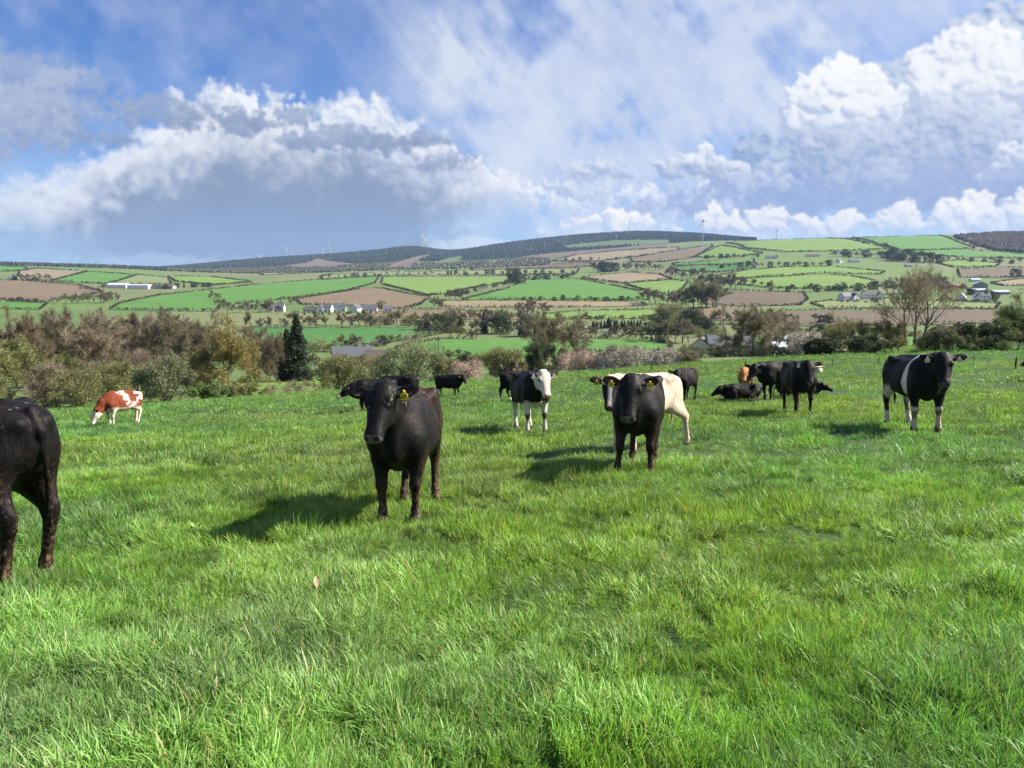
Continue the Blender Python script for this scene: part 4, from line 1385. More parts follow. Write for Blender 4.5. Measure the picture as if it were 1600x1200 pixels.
    is_ear = (np.abs(head_c[:, 1]) >= 0.136) & (np.abs(head_c[:, 1]) < 0.36) & (head_c[:, 0] > -0.12) & (head_c[:, 0] < 0.11) & (np.abs(head_c[:, 2]) < 0.10)
    C = np.empty((len(V), 4))
    black = np.array([0.0062, 0.0058, 0.0062])
    brownish = np.array([0.026, 0.014, 0.009])
    tb = np.clip((nfv - 0.45) * 2.2 + 0.25 * (0.7 - V[:, 2]), 0, 1)[:, None] * 0.55
    C[:, :3] = black * (1 - tb) + brownish * tb
    C[:, 3] = 0.42 + 0.3 * (nfv - 0.5)
    if coat:
        coat(V, head_c, is_head, is_ear, C, nfv, nf2)
    # muzzle: bare wet skin
    mz = is_head & (head_c[:, 0] > 0.452) & (head_c[:, 2] > -0.055)
    lum = C[mz, :3].mean() if mz.any() else 0
    C[mz, :3] = np.array([0.105, 0.090, 0.090]) if lum < 0.2 else np.array([0.50, 0.30, 0.25])
    C[mz, 3] = 0.95
    nst = is_head & (head_c[:, 0] > 0.462) & (np.abs(np.abs(head_c[:, 1]) - 0.043) < 0.016) & (np.abs(head_c[:, 2] - 0.004) < 0.02)
    C[nst, :3] *= 0.25
    # dried mud on the legs, belly and haunch
    leg = np.clip(1.15 - V[:, 2] / 0.42, 0, 1)
    fl = sstep(0.56, 0.66, nf2 + 0.05 * (nfv - 0.5) + 0.07 * leg) * leg ** 0.8 * mud * 1.1
    fl = np.maximum(fl, 0.5 * mud * leg * sstep(0.5, 0.2, V[:, 2]))
    fl = np.maximum(fl, mud * 0.3 * sstep(0.66, 0.72, nf2) * sstep(-0.30, -0.55, V[:, 0]) * sstep(1.0, 0.6, V[:, 2]))
    speck = sstep(0.77, 0.79, nf2) * sstep(1.05, 1.15, V[:, 2]) * min(1.0, mud * 1.3)
    if lie:
        fl = fl * 0.2
    fl = np.clip(fl, 0, 1)[:, None]
    C[:, :3] = C[:, :3] * (1 - fl) + np.array([0.115, 0.075, 0.042]) * (0.35 + 1.3 * sstep(0.4, 0.66, nf2)[:, None]) * fl
    C[:, 3] = C[:, 3] * (1 - fl[:, 0])
    C[:, :3] += speck[:, None] * np.array([0.22, 0.19, 0.15])

    me = mesh_np('cattle_body', V, quads=Q, mat=M_COAT, smooth=True)
    attr_color(me, 'coat', C)

    # stand it on the land
    ha = R(heading)
    fwd = Vector((math.sin(ha), -math.cos(ha), 0))
    rz = math.atan2(fwd.y, fwd.x)
    g = ground_at(*foot_px) if dist is None else ground_d(foot_px[0], dist, foot_px[1])
    if dist is None:                                  # the visible foot stands a little above the soil, in the grass
        g = ground_at(foot_px[0], foot_px[1] + 0.11 * F_PX / g.y)
    if scale is None:
        ht = EYE + slope_of(top_px) * g.y - g.z       # height the sight line of the top reaches above the feet
        ref = V[:, 2].max() if anchor != 'back' else 1.24 + dz
        scale = ht / ref
    scale = max(0.6, min(1.35, scale))
    org = g.copy()
    if anchor == 'front':
        org -= fwd * 0.44 * scale
    elif anchor in ('hind', 'back'):
        org -= fwd * -0.60 * scale
    org.z = 0
    # tilt with the slope
    e = 0.6 * scale
    rv = Vector((-fwd.y, fwd.x, 0))
    zf, zb = float(land_z(org.x + fwd.x * e, org.y + fwd.y * e)), float(land_z(org.x - fwd.x * e, org.y - fwd.y * e))
    zl, zr = float(land_z(org.x + rv.x * 0.2, org.y + rv.y * 0.2)), float(land_z(org.x - rv.x * 0.2, org.y - rv.y * 0.2))
    org.z = (zf + zb) / 2 + bot
    pitch = -math.atan2(zf - zb, 2 * e)
    roll = math.atan2(zl - zr, 0.4)
    if lie:
        org.z -= 0.03
    name = 'grazing_cow' if 'grazing' in label else ('lying_cow' if lie else 'cow')
    o = link(name, None, loc=org)
    o.empty_display_size = 0.3
    o.rotation_euler = (Matrix.Rotation(rz, 3, 'Z') @ Matrix.Rotation(pitch, 3, 'Y') @ Matrix.Rotation(roll * 0.35, 3, 'X')).to_euler()
    o.scale = (scale,) * 3
    tag(o, label, 'cow', group)
    link('body', me, o)
    for f, tw in hooves:
        h = link('hoof', HOOF, o)
        h.location = f
        h.rotation_euler = (0, 0, tw * 0.3)
    for s, tg in zip((1, -1), tags):
        ey = link('eye', EYE_ME, o)
        ey.location = hp(0.13, s * 0.118, 0.026)
        ey.scale = (HS,) * 3
        if tg:
            t = link('ear_tag', TAG_MES[tg], o)
            p = hp(0.004, s * 0.215, 0.048)
            t.location = p
            fz = hr @ np.array([0, 0, 1.0])
            t.rotation_euler = (0, R(8), math.atan2(fz[1], fz[0]))
            t.scale = (0.95,) * 3
            link('tag_print', TAG_PRINT, t)
    return o


WHITE_COAT = np.array([0.58, 0.53, 0.45])
CREAM = np.array([0.60, 0.50, 0.37])


def put(C, m, col, gloss=0.15):
    m = np.clip(m, 0, 1)[:, None]
    C[:, :3] = C[:, :3] * (1 - m) + col * m
    C[:, 3] = C[:, 3] * (1 - m[:, 0]) + gloss * m[:, 0]


def coat_white_face(V, h, hd, er, C, n, n2):
    put(C, hd * sstep(-0.10, -0.02, h[:, 0]) * sstep(0.01, -0.10, np.abs(h[:, 1]) - 0.09 + 0.03 * (n - 0.5)) * 1.0 * (h[:, 2] > -0.2), WHITE_COAT)
    put(C, hd * 1.0, WHITE_COAT)
    low = sstep(0.61, 0.56, V[:, 2] + 0.16 * (n - 0.5) - 0.04 * sstep(0.2, 0.5, V[:, 0]))
    put(C, low * ~hd, WHITE_COAT * 0.95)
    put(C, 0.0 * V[:, 0], WHITE_COAT)
    # dark rings at the eyes and dirty knees
    put(C, hd * sstep(0.045, 0.028, np.sqrt((h[:, 0] - 0.13) ** 2 + (h[:, 2] - 0.03) ** 2)) * (np.abs(h[:, 1]) > 0.085), np.array([0.03, 0.025, 0.022]))
    put(C, sstep(0.10, 0.05, np.abs(V[:, 2] - 0.33 - 0.08 * (n - 0.5))) * (V[:, 0] > 0.2), np.array([0.09, 0.065, 0.05]))


def coat_cream(V, h, hd, er, C, n, n2):
    put(C, np.ones(len(V)), np.array([0.54, 0.44, 0.33]) * (0.92 + 0.16 * n[:, None]))
    put(C, (V[:, 2] > 1.14) * 0.7 * sstep(0.4, 0.55, n), np.array([0.60, 0.53, 0.45]))
    put(C, er * 1.0, np.array([0.014, 0.013, 0.013]))
    bl = hd * sstep(0.06, 0.10, h[:, 0] + 0.02 * (n - 0.5))
    put(C, bl, np.array([0.014, 0.013, 0.013]))
    blaze = hd * sstep(0.036, 0.022, np.abs(h[:, 1] + 0.010) + 0.03 * (n - 0.5)) * (h[:, 0] < 0.46) * (h[:, 2] > -0.05)
    put(C, blaze, WHITE_COAT)
    put(C, hd * sstep(0.10, 0.06, h[:, 0]), np.array([0.62, 0.50, 0.38]))


def coat_belted(V, h, hd, er, C, n, n2):
    c = 0.345 - 0.05 * np.cos(np.clip(V[:, 2] - 0.9, -1, 1) * 3) + 0.05 * (n - 0.5)
    band = sstep(0.076, 0.062, np.abs(V[:, 0] - c)) * (V[:, 2] > 0.60) * (np.abs(V[:, 1]) > -1)
    put(C, band, WHITE_COAT * 1.15)
    hind = sstep(0.74, 0.60, V[:, 2] + 0.45 * (n - 0.5)) * (V[:, 0] < -0.30) * sstep(-0.68, -0.60, V[:, 0] - 0.30 * (0.5 - V[:, 2])) * (V[:, 0] > -0.84)
    put(C, hind, WHITE_COAT * 0.9)
    put(C, sstep(0.42, 0.38, V[:, 2] + 0.08 * (n - 0.5)) * (V[:, 0] > 0.2), CREAM * 0.85)
    put(C, sstep(0.30, 0.24, V[:, 2] + 0.06 * (n - 0.5)) * (V[:, 0] < 0.2), WHITE_COAT)
    put(C, sstep(0.07, 0.04, np.abs(V[:, 2] - 0.30 - 0.1 * (n - 0.5))) * (V[:, 0] > 0.2) * 0.8, np.array([0.09, 0.055, 0.035]))


def coat_red_white(V, h, hd, er, C, n, n2):
    put(C, np.ones(len(V)), np.array([0.60, 0.50, 0.42]))
    pat = fbm(V[:, 0] * 4.2, np.abs(V[:, 1]) * 4 + 3, V[:, 2] * 5.0, 3, 77)
    red = np.array([0.150, 0.036, 0.016])
    m = sstep(0.48, 0.54, pat + 0.10 * sstep(0.2, 0.6, V[:, 0]) + 0.05 * sstep(1.15, 1.0, V[:, 2])) * sstep(0.60, 0.72, V[:, 2])
    m = np.maximum(m, sstep(0.42, 0.52, V[:, 0]) * sstep(0.62, 0.75, V[:, 2]) * sstep(0.38, 0.42, n) * ~hd)
    m = np.maximum(m, sstep(0.60, 0.66, V[:, 0]) * ~hd * (V[:, 2] > 0.50))
    put(C, m, red * (0.8 + 0.5 * n[:, None]))
    put(C, er * 1.0, np.array([0.05, 0.02, 0.012]))
    put(C, hd * 1.0, WHITE_COAT)
    put(C, hd * (h[:, 0] < 0.03) * 1.0, red)


def coat_brown(V, h, hd, er, C, n, n2):
    put(C, np.ones(len(V)), np.array([0.36, 0.150, 0.052]) * (0.85 + 0.3 * n[:, None]))
    put(C, hd * sstep(0.30, 0.42, h[:, 0]), np.array([0.45, 0.28, 0.16]))
    put(C, sstep(0.62, 0.52, V[:, 2]) * 0.6, np.array([0.42, 0.26, 0.13]))


def coat_pink_muzzle(V, h, hd, er, C, n, n2):
    put(C, hd * sstep(0.34, 0.40, h[:, 0]), np.array([0.62, 0.44, 0.38]))


def coat_white_sock(V, h, hd, er, C, n, n2):
    put(C, sstep(0.26, 0.20, V[:, 2] + 0.05 * (n - 0.5)), WHITE_COAT * 1.1)


def coat_brown_black(V, h, hd, er, C, n, n2):
    put(C, sstep(0.1, -0.5, V[:, 0]) * 0.6, np.array([0.034, 0.021, 0.016]), 0.35)


def coat_sleek(V, h, hd, er, C, n, n2):
    C[:, 3] += 0.05
    put(C, 0.75 * sstep(0.40, 0.62, n) * sstep(0.25, -0.45, V[:, 0]), np.array([0.034, 0.017, 0.012]), 0.4)
    put(C, 0.8 * sstep(0.75, 0.45, V[:, 2]) * sstep(0.42, 0.6, n), np.array([0.040, 0.020, 0.013]), 0.35)


def build_cows():
    herd = 'young cattle of the herd in the field'
    make_cow('large black bullock cut off by the left edge with muddy hind legs', herd, (41, 896), 624, -111, res=0.0125,
             legs=[(0, 0), (0, 0), (-0.03, 0.0), (0.03, 0.0)], mud=1.0, girth=1.06, seed=3, anchor='back', neck=(0, 4), tail=-0.10)
    make_cow('black bullock with one yellow ear tag standing nearest the middle and facing the camera', herd, (624, 802), 594, -3, res=0.0125,
             neck=(-6, 28), head=(-2, -52, 3), HS=0.95, legs=[(-0.02, 0.0), (0.05, 0.0), (-0.05, 0.02), (0.06, 0)], mud=0.75, seed=4, coat=coat_sleek, tags=('yellow', None), girth=0.93)
    make_cow('sleek black bullock in front of the cream one with its legs spread', herd, (993, 731), 582, -15, res=0.0145,
             neck=(-4, 20), head=(4, -56, 0), HS=1.04, legs=[(0.02, 0.03), (0.10, 0.06), (0.0, 0.0), (0.05, 0)], mud=0.55, seed=6, coat=coat_sleek, girth=0.99)
    make_cow('cream calf with black ears and a stretched hind leg behind the spread legged black bullock', herd, (977, 698), 583, -47, res=0.018,
             neck=(14, 16), head=(24, -52, 0), legs=[(0, 0), (0.05, 0), (-0.34, 0.04), (0.06, 0)], mud=0.15, seed=7, coat=coat_cream, tags=('pale', 'yellow'))
    make_cow('black calf with a plain white face and white legs facing the camera', herd, (838, 668), 577, 14, res=0.018,
             neck=(6, 22), head=(-2, -62, 0), legs=[(0.02, 0.03), (0.02, 0.03), (0, 0), (0, 0)], mud=0.35, seed=8, coat=coat_white_face, tags=('pale', 'pale'))
    make_cow('black bullock with a white belt behind its shoulder and pale lower legs', herd, (1447, 666), 549, -4, res=0.016,
             neck=(2, 22), head=(-22, -56, 0), legs=[(0.02, 0.02), (0.0, 0.03), (0.04, 0), (-0.06, 0)], mud=0.35, seed=9, coat=coat_belted, tags=('pale', 'pale'), girth=1.05)
    make_cow('black bullock standing square to the camera in front of the lying animals', herd, (1254, 641), 562, -6, res=0.02,
             neck=(-4, 20), head=(2, -60, 0), legs=[(0, 0.02), (0.02, 0), (0, 0), (0, 0)], mud=0.2, seed=10, coat=coat_sleek, tags=(None, 'pale'), girth=1.0)
    make_cow('black bullock side on behind with its head turned over the brown calf', herd, (1199, 622), 564, -74, res=0.022,
             neck=(10, 10), head=(16, -48, 0), legs=[(0, 0), (0, 0), (0, 0), (0.05, 0)], mud=0.1, seed=11, tags=(None, None))
    make_cow('black bullock lying down at the left of the resting group', herd, (1160, 620), 597, -84, res=0.024, lie=True,
             neck=(0, 8), head=(0, -36, 0), seed=12, tags=('pale', None), anchor='mid')
    make_cow('dark bullock lying behind the square standing one with its head to the right', herd, (1246, 616), 592, 82, res=0.024, lie=True,
             neck=(0, 4), head=(0, -30, 0), seed=13, tags=(None, 'pale'), anchor='mid', coat=coat_brown_black)
    make_cow('orange brown calf beside the fence post behind the resting animals', herd, (1165, 611), 573, -26, res=0.024,
             neck=(8, 2), head=(6, -50, 0), seed=14, coat=coat_brown, tags=(None, None), anchor='mid', scale=None)
    make_cow('brownish black bullock facing away to the left behind the cream calf', herd, (1070, 622), 574, -34, res=0.022,
             neck=(10, 14), head=(22, -50, 0), seed=15, coat=coat_brown_black, tags=('pale', None), anchor='mid', mud=0.1)
    make_cow('black calf with one white sock behind the white faced calf', herd, (790, 624), 581, 118, res=0.024,
             neck=(10, -2), head=(6, -50, 0), legs=[(0.1, 0), (-0.06, 0), (-0.12, 0), (0.16, 0)], seed=16, coat=coat_white_sock, tags=(None, 'pale'), anchor='back', mud=0.0)
    make_cow('small black calf side on before the pinkish blossom bush', herd, (703, 618), 585, 62, res=0.026,
             neck=(-8, 14), head=(-30, -40, 0), seed=17, tags=(None, 'yellow'), anchor='mid', mud=0.0)
    make_cow('black bullock with a pale muzzle reaching left behind the nearest bullock', herd, (566, 641), 592, -72, res=0.024,
             neck=(6, -14), head=(10, -38, 0), seed=18, coat=coat_pink_muzzle, tags=('pale', None), anchor='front', mud=0.0)
    make_cow('black back showing over the shoulder of the nearest bullock', herd, (622, 634), 586, -100, res=0.026,
             neck=(0, -30), head=(0, -70, 0), seed=19, tags=(None, None), anchor='mid', mud=0.0)
    make_cow('red and white patched calf grazing alone at the left', herd, (172, 661), 611, -24, res=0.02, anchor='front',
             neck=(-14, -50), head=(-10, -72, 0), neck_len=0.62, legs=[(0.0, 0), (-0.12, 0), (0.02, 0), (-0.16, 0)], seed=20, coat=coat_red_white, tags=(None, None), mud=0.0, scale=None)
    make_cow('black nose of a bullock just entering at the right edge', herd, (1622, 590), 550, -78, res=0.026,
             neck=(0, -6), head=(0, -34, 0), seed=21, tags=(None, None), anchor='front', mud=0.0)


build_cows()


# ------------------------------------------------------------------ trees and hedges
def leaf_material(name, trans=0.2, rough=0.6):
    m = bpy.data.materials.new(name)
    m.use_nodes = True
    t = m.node_tree
    b = t.nodes['Principled BSDF']
    at = N(t, 'ShaderNodeAttribute', attribute_name='leaf')
    b.inputs['Roughness'].default_value = rough
    b.inputs['Specular IOR Level'].default_value = 0.2
    oi = N(t, 'ShaderNodeObjectInfo')
    mr = N(t, 'ShaderNodeMapRange', in_1=0.0, in_2=1.0, in_3=0.82, in_4=1.18)
    t.links.new(oi.outputs['Random'], mr.inputs[0])
    mx = N(t, 'ShaderNodeMix', data_type='RGBA', blend_type='MULTIPLY')
    mx.inputs['Factor'].default_value = 1
    t.links.new(at.outputs['Color'], mx.inputs['A']); t.links.new(mr.outputs[0], mx.inputs['B'])
    t.links.new(mx.outputs['Result'], b.inputs['Base Color'])
    if trans:
        tr = N(t, 'ShaderNodeBsdfTranslucent')
        t.links.new(mx.outputs['Result'], tr.inputs['Color'])
        ms = N(t, 'ShaderNodeMixShader')
        ms.inputs[0].default_value = trans
        t.links.new(b.outputs[0], ms.inputs[1]); t.links.new(tr.outputs[0], ms.inputs[2])
        t.links.new(ms.outputs[0], t.nodes['Material Output'].inputs['Surface'])
    return m


M_LEAF = leaf_material('twigs_and_leaves')
M_BARK = plain('bark', (0.085, 0.070, 0.052), 0.9, 0.1, 0.35, 5, bump=0.4)
M_BARK_PALE = plain('pale_bark', (0.18, 0.150, 0.108), 0.9, 0.1, 0.3, 5, bump=0.4)
M_BARK_DARK = plain('dark_bark', (0.042, 0.036, 0.028), 0.9, 0.1, 0.3, 5)


class Wood:
    """collects tapered tubes and leaf or twig faces"""

    def __init__(self):
        self.V, self.Q, self.n = [], [], 0
        self.tv, self.tc, self.tt, self.tn = [], [], [], 0

    def tube(self, pts, rad, sides=6):
        pts = np.asarray(pts, float)
        t = np.gradient(pts, axis=0)
        t /= np.linalg.norm(t, axis=1)[:, None] + 1e-9
        ref = np.array([0.31, 0.17, 0.2]) if abs(t[0][2]) > 0.8 else np.array([0, 0, 1.0])
        u = np.cross(t, ref); u /= np.linalg.norm(u, axis=1)[:, None] + 1e-9
        v = np.cross(t, u)
        a = np.arange(sides) * 2 * np.pi / sides
        ring = pts[:, None, :] + (u[:, None, :] * np.cos(a)[None, :, None] + v[:, None, :] * np.sin(a)[None, :, None]) * np.asarray(rad)[:, None, None]
        self.V.append(ring.reshape(-1, 3))
        m = len(pts)
        i, j = np.meshgrid(np.arange(m - 1), np.arange(sides), indexing='ij')
        b = self.n
        q = np.stack([b + i * sides + j, b + i * sides + (j + 1) % sides, b + (i + 1) * sides + (j + 1) % sides, b + (i + 1) * sides + j], -1)
        self.Q.append(q.reshape(-1, 4))
        self.n += m * sides

    def twigs(self, root, dirs, length, width, col):
        """long thin triangles"""
        n = len(root)
        rng = np.random.default_rng(n + self.tn)
        side = np.cross(dirs, rng.normal(0, 1, (n, 3)))
        side /= np.linalg.norm(side, axis=1)[:, None] + 1e-9
        w = (np.broadcast_to(width, n) * 0.5)[:, None]
        tip = root + dirs * np.broadcast_to(length, n)[:, None]
        V = np.stack([root - side * w, root + side * w, tip], 1).reshape(-1, 3)
        self.tv.append(V)
        self.tc.append(np.repeat(np.broadcast_to(col, (n, 3)), 3, 0))
        self.tt.append(np.arange(3 * n).reshape(-1, 3) + self.tn)
        self.tn += 3 * n

    def leaves(self, c, size, col, up=0.0, rng=None):
        n = len(c)
        d = rng.normal(0, 1, (n, 3)); d[:, 2] += up; d /= np.linalg.norm(d, axis=1)[:, None]
        e = np.cross(d, rng.normal(0, 1, (n, 3))); e /= np.linalg.norm(e, axis=1)[:, None] + 1e-9
        s = (np.broadcast_to(size, n))[:, None]
        f = np.cross(d, e)
        V = np.stack([c + e * s, c + f * s * 0.55 - e * s * 0.35, c - f * s * 0.55 - e * s * 0.35], 1).reshape(-1, 3)
        self.tv.append(V)
        self.tc.append(np.repeat(np.broadcast_to(col, (n, 3)), 3, 0))
        self.tt.append(np.arange(3 * n).reshape(-1, 3) + self.tn)
        self.tn += 3 * n

    def wood_mesh(self, name, mat):
        return mesh_np(name, np.concatenate(self.V), quads=np.concatenate(self.Q), mat=mat, smooth=True)

    def leaf_mesh(self, name):
        me = mesh_np(name, np.concatenate(self.tv), tris=np.concatenate(self.tt), mat=M_LEAF)
        attr_color(me, 'leaf', np.concatenate(self.tc))
        return me


# colour of twigs, colour of leaves, twigs and leaves per branch end, size of a leaf
KINDS = {
    'bare':    dict(tw=(0.190, 0.163, 0.104), lf=None, nt=34, nl=0, bark=M_BARK),
    'russet':  dict(tw=(0.212, 0.166, 0.104), lf=None, nt=36, nl=0, bark=M_BARK),
    'greyish': dict(tw=(0.288, 0.227, 0.166), lf=(0.176, 0.176, 0.075), nt=28, nl=5, ls=0.10, bark=M_BARK),
    'olive':   dict(tw=(0.230, 0.208, 0.106), lf=(0.163, 0.182, 0.058), nt=22, nl=14, ls=0.11, bark=M_BARK),
    'yellow':  dict(tw=(0.240, 0.192, 0.084), lf=(0.235, 0.205, 0.052), nt=20, nl=15, ls=0.11, bark=M_BARK),
    'willow':  dict(tw=(0.269, 0.259, 0.115), lf=(0.221, 0.247, 0.085), nt=16, nl=26, ls=0.12, bark=M_BARK),
    'green':   dict(tw=(0.163, 0.163, 0.077), lf=(0.111, 0.169, 0.044), nt=12, nl=28, ls=0.11, bark=M_BARK_DARK),
    'greygreen': dict(tw=(0.211, 0.211, 0.115), lf=(0.163, 0.195, 0.091), nt=14, nl=26, ls=0.10, bark=M_BARK),
    'ivy':     dict(tw=(0.086, 0.086, 0.046), lf=(0.047, 0.072, 0.023), nt=10, nl=30, ls=0.12, bark=M_BARK_DARK),
    'poplar':  dict(tw=(0.246, 0.210, 0.132), lf=(0.150, 0.150, 0.062), nt=13, nl=3, ls=0.09, bark=M_BARK_PALE),
    'blossom': dict(tw=(0.173, 0.127, 0.096), lf=(0.620, 0.585, 0.494), nt=22, nl=20, ls=0.075, bark=M_BARK_DARK),
    'pinkish': dict(tw=(0.240, 0.163, 0.131), lf=(0.598, 0.468, 0.390), nt=24, nl=18, ls=0.075, bark=M_BARK_DARK),
}


def unit(v):
    return v / (np.linalg.norm(v, axis=-1, keepdims=True) + 1e-9)


def grow(kind, h, spread, rng, clear=0.25, depth=4, limbs=5, dens=1.0, trunks=1, upright=0.5, detail=1.0):
    """a tree of height h and crown radius spread with real limbs, branches and twigs"""
    K = KINDS[kind]
    W = Wood()
    ends = []

    def branch(p, d, length, r, lv):
        n = 4 if lv < 2 else 3
        pts, dd = [p], d
        for _ in range(n):
            dd = unit(dd + rng.normal(0, 0.17 if lv else 0.07, 3) + np.array([0, 0, 0.05 * upright]))
            pts.append(pts[-1] + dd * length / n)
        pts = np.array(pts)
        r1 = r * (0.62 if lv else 0.7)
        W.tube(pts, np.linspace(r, r1, n + 1), 7 if lv == 0 else (5 if lv < 3 else 3))
        if lv >= depth:
            ends.append(pts)
            return
        nb = limbs if lv == 0 else (3 if rng.uniform() < 0.6 else 4)
        for b in range(nb):
            f = rng.uniform(0.45, 1.0) if lv else rng.uniform(0.55, 1.0)
            if b == 0:
                f = 1.0
            k = min(int(f * n), n - 1)
            q = pts[k] + (pts[k + 1] - pts[k]) * (f * n - k)
            az = b * 2.4 + rng.uniform(-0.6, 0.6)
            axis = dd
            s1 = unit(np.cross(axis, [0.3, 0.5, 0.81 if abs(axis[2]) < 0.8 else 0.1]))
            s2 = np.cross(axis, s1)
            ang = rng.uniform(0.42, 0.95) * (1.15 - 0.55 * upright) if b else rng.uniform(0.05, 0.35)
            nd = unit(axis * math.cos(ang) + (s1 * math.cos(az) + s2 * math.sin(az)) * math.sin(ang))
            ln = length * (rng.uniform(0.58, 0.85) if lv else rng.uniform(0.55, 0.8) * (1 - clear) / max(clear, 0.22) * 0.62)
            branch(q, nd, ln, r1 * (0.75 if b == 0 else 0.55), lv + 1)

    for t in range(trunks):
        a = t * 2.1 + rng.uniform(0, 1)
        off = np.array([math.cos(a), math.sin(a), 0]) * (0.35 if trunks > 1 else 0) * (h / 9)
        d0 = unit(np.array([off[0] * 0.14, off[1] * 0.14, 1.0]))
        branch(off + np.array([0, 0, -0.2]), d0, h * clear, h * 0.022 * (0.75 if trunks > 1 else 1), 0)
    E = np.concatenate(ends)
    V = np.concatenate(W.V)
    # fit the crown to the wanted height and spread
    top = V[:, 2].max() + 0.3
    rad = np.percentile(np.hypot(E[:, 0], E[:, 1]), 96) + 0.3
    sx, sz = spread / rad, h / top
    S = np.array([sx, sx, sz])

    def fit(P):
        g = np.clip(P[:, 2] / (h * clear + 1e-6), 0, 1)[:, None]
        return P * (np.array([1, 1, sz]) * (1 - g) + S * g)
    W.V = [fit(v) for v in W.V]
    # fine twigs and leaves about the branch ends
    nt, nl = max(1, int(K['nt'] * dens * detail)), int(K['nl'] * dens * detail)
    ends = [fit(e) for e in ends]
    e0 = np.concatenate([e[:-1] for e in ends]); e1 = np.concatenate([e[1:] for e in ends])
    n = len(e0)
    k = np.repeat(np.arange(n), nt)
    f = rng.uniform(0, 1, (len(k), 1))
    root = e0[k] * (1 - f) + e1[k] * f
    d = unit(unit(e1 - e0)[k] * 0.7 + rng.normal(0, 0.55, (len(k), 3)) + np.array([0, 0, 0.16]))
    sc = h / 10
    tone = rng.uniform(0.65, 1.3, (len(k), 1))
    W.twigs(root, d, rng.uniform(0.35, 1.0, len(k)) * 1.05 * sc, rng.uniform(0.022, 0.050, len(k)) * sc / detail ** 0.5, np.array(K['tw']) * tone)
    if nl:
        k2 = np.repeat(np.arange(n), nl)
        f = rng.uniform(0, 1, (len(k2), 1))
        c = e0[k2] * (1 - f) + e1[k2] * f + rng.normal(0, 0.30 * sc, (len(k2), 3))
        tone = rng.uniform(0.55, 1.35, (len(k2), 1))
        W.leaves(c, rng.uniform(0.7, 1.3, len(k2)) * K['ls'] * sc / detail ** 0.5, np.array(K['lf']) * tone, 0.4, rng)
    return W, K['bark']


def shrub(kind, h, spread, rng, dens=1.0, detail=1.0):
    """a many-stemmed bush, leafy to the ground, its crown in uneven clumps"""
    K = KINDS[kind]
    W = Wood()
    nst = 7
    for s in range(nst):
        a = s * 2 * math.pi / nst + rng.uniform(-0.3, 0.3)
        r = spread * rng.uniform(0.35, 0.85)
        tip = np.array([math.cos(a) * r, math.sin(a) * r, h * rng.uniform(0.55, 0.92)])
        p0 = np.array([math.cos(a), math.sin(a), 0]) * spread * 0.08 + np.array([0, 0, -0.15])
        f = np.linspace(0, 1, 5)[:, None]
        pts = p0 * (1 - f) + tip * f + np.array([0, 0, 1.0]) * (f * (1 - f)) * h * 0.35
        W.tube(pts, np.linspace(0.02 * h, 0.005 * h, 5), 5)
    clumps = []
    for _ in range(36):
        a = rng.uniform(0, 2 * math.pi)
        q = math.sqrt(rng.uniform(0, 1))
        z = rng.uniform(0.08, 0.86)
        rim = math.sqrt(max(0.05, 1 - ((z - 0.38) / 0.62) ** 2)) if z > 0.38 else 0.9 + 0.1 * z
        cr = rng.uniform(0.20, 0.36) * min(spread, h)
        clumps.append((math.cos(a) * q * (spread - cr * 0.5) * rim, math.sin(a) * q * (spread - cr * 0.5) * rim, z * h, cr))
    n_t, n_l = int(110 * dens * detail * K['nt'] / 16), int(190 * dens * detail * max(K['nl'], 0) / 20)
    for cx, cy, cz, cr in clumps:
        c = np.array([cx, cy, cz])
        d = unit(rng.normal(0, 1, (n_t, 3)) + np.array([cx, cy, cz]) / max(spread, h) * 0.9 + np.array([0, 0, 0.4]))
        root = c + d * cr * rng.uniform(0.05, 0.75, (n_t, 1))
        W.twigs(root, d, rng.uniform(0.3, 0.75, n_t) * cr * 1.3, rng.uniform(0.018, 0.038, n_t) * (h / 5) / detail ** 0.5, np.array(K['tw']) * rng.uniform(0.6, 1.3, (n_t, 1)))
        if n_l:
            d = unit(rng.normal(0, 1, (n_l, 3)))
            pos = c + d * cr * (rng.uniform(0.1, 1.0, (n_l, 1)) ** 0.45) * np.array([1, 1, 0.85])
            pos[:, 2] = np.maximum(pos[:, 2], 0.05)
            W.leaves(pos, rng.uniform(0.7, 1.35, n_l) * K['ls'] * (0.6 + h / 12) / detail ** 0.5, np.array(K['lf']) * rng.uniform(0.55, 1.3, (n_l, 1)), 0.5, rng)
    return W, K['bark']


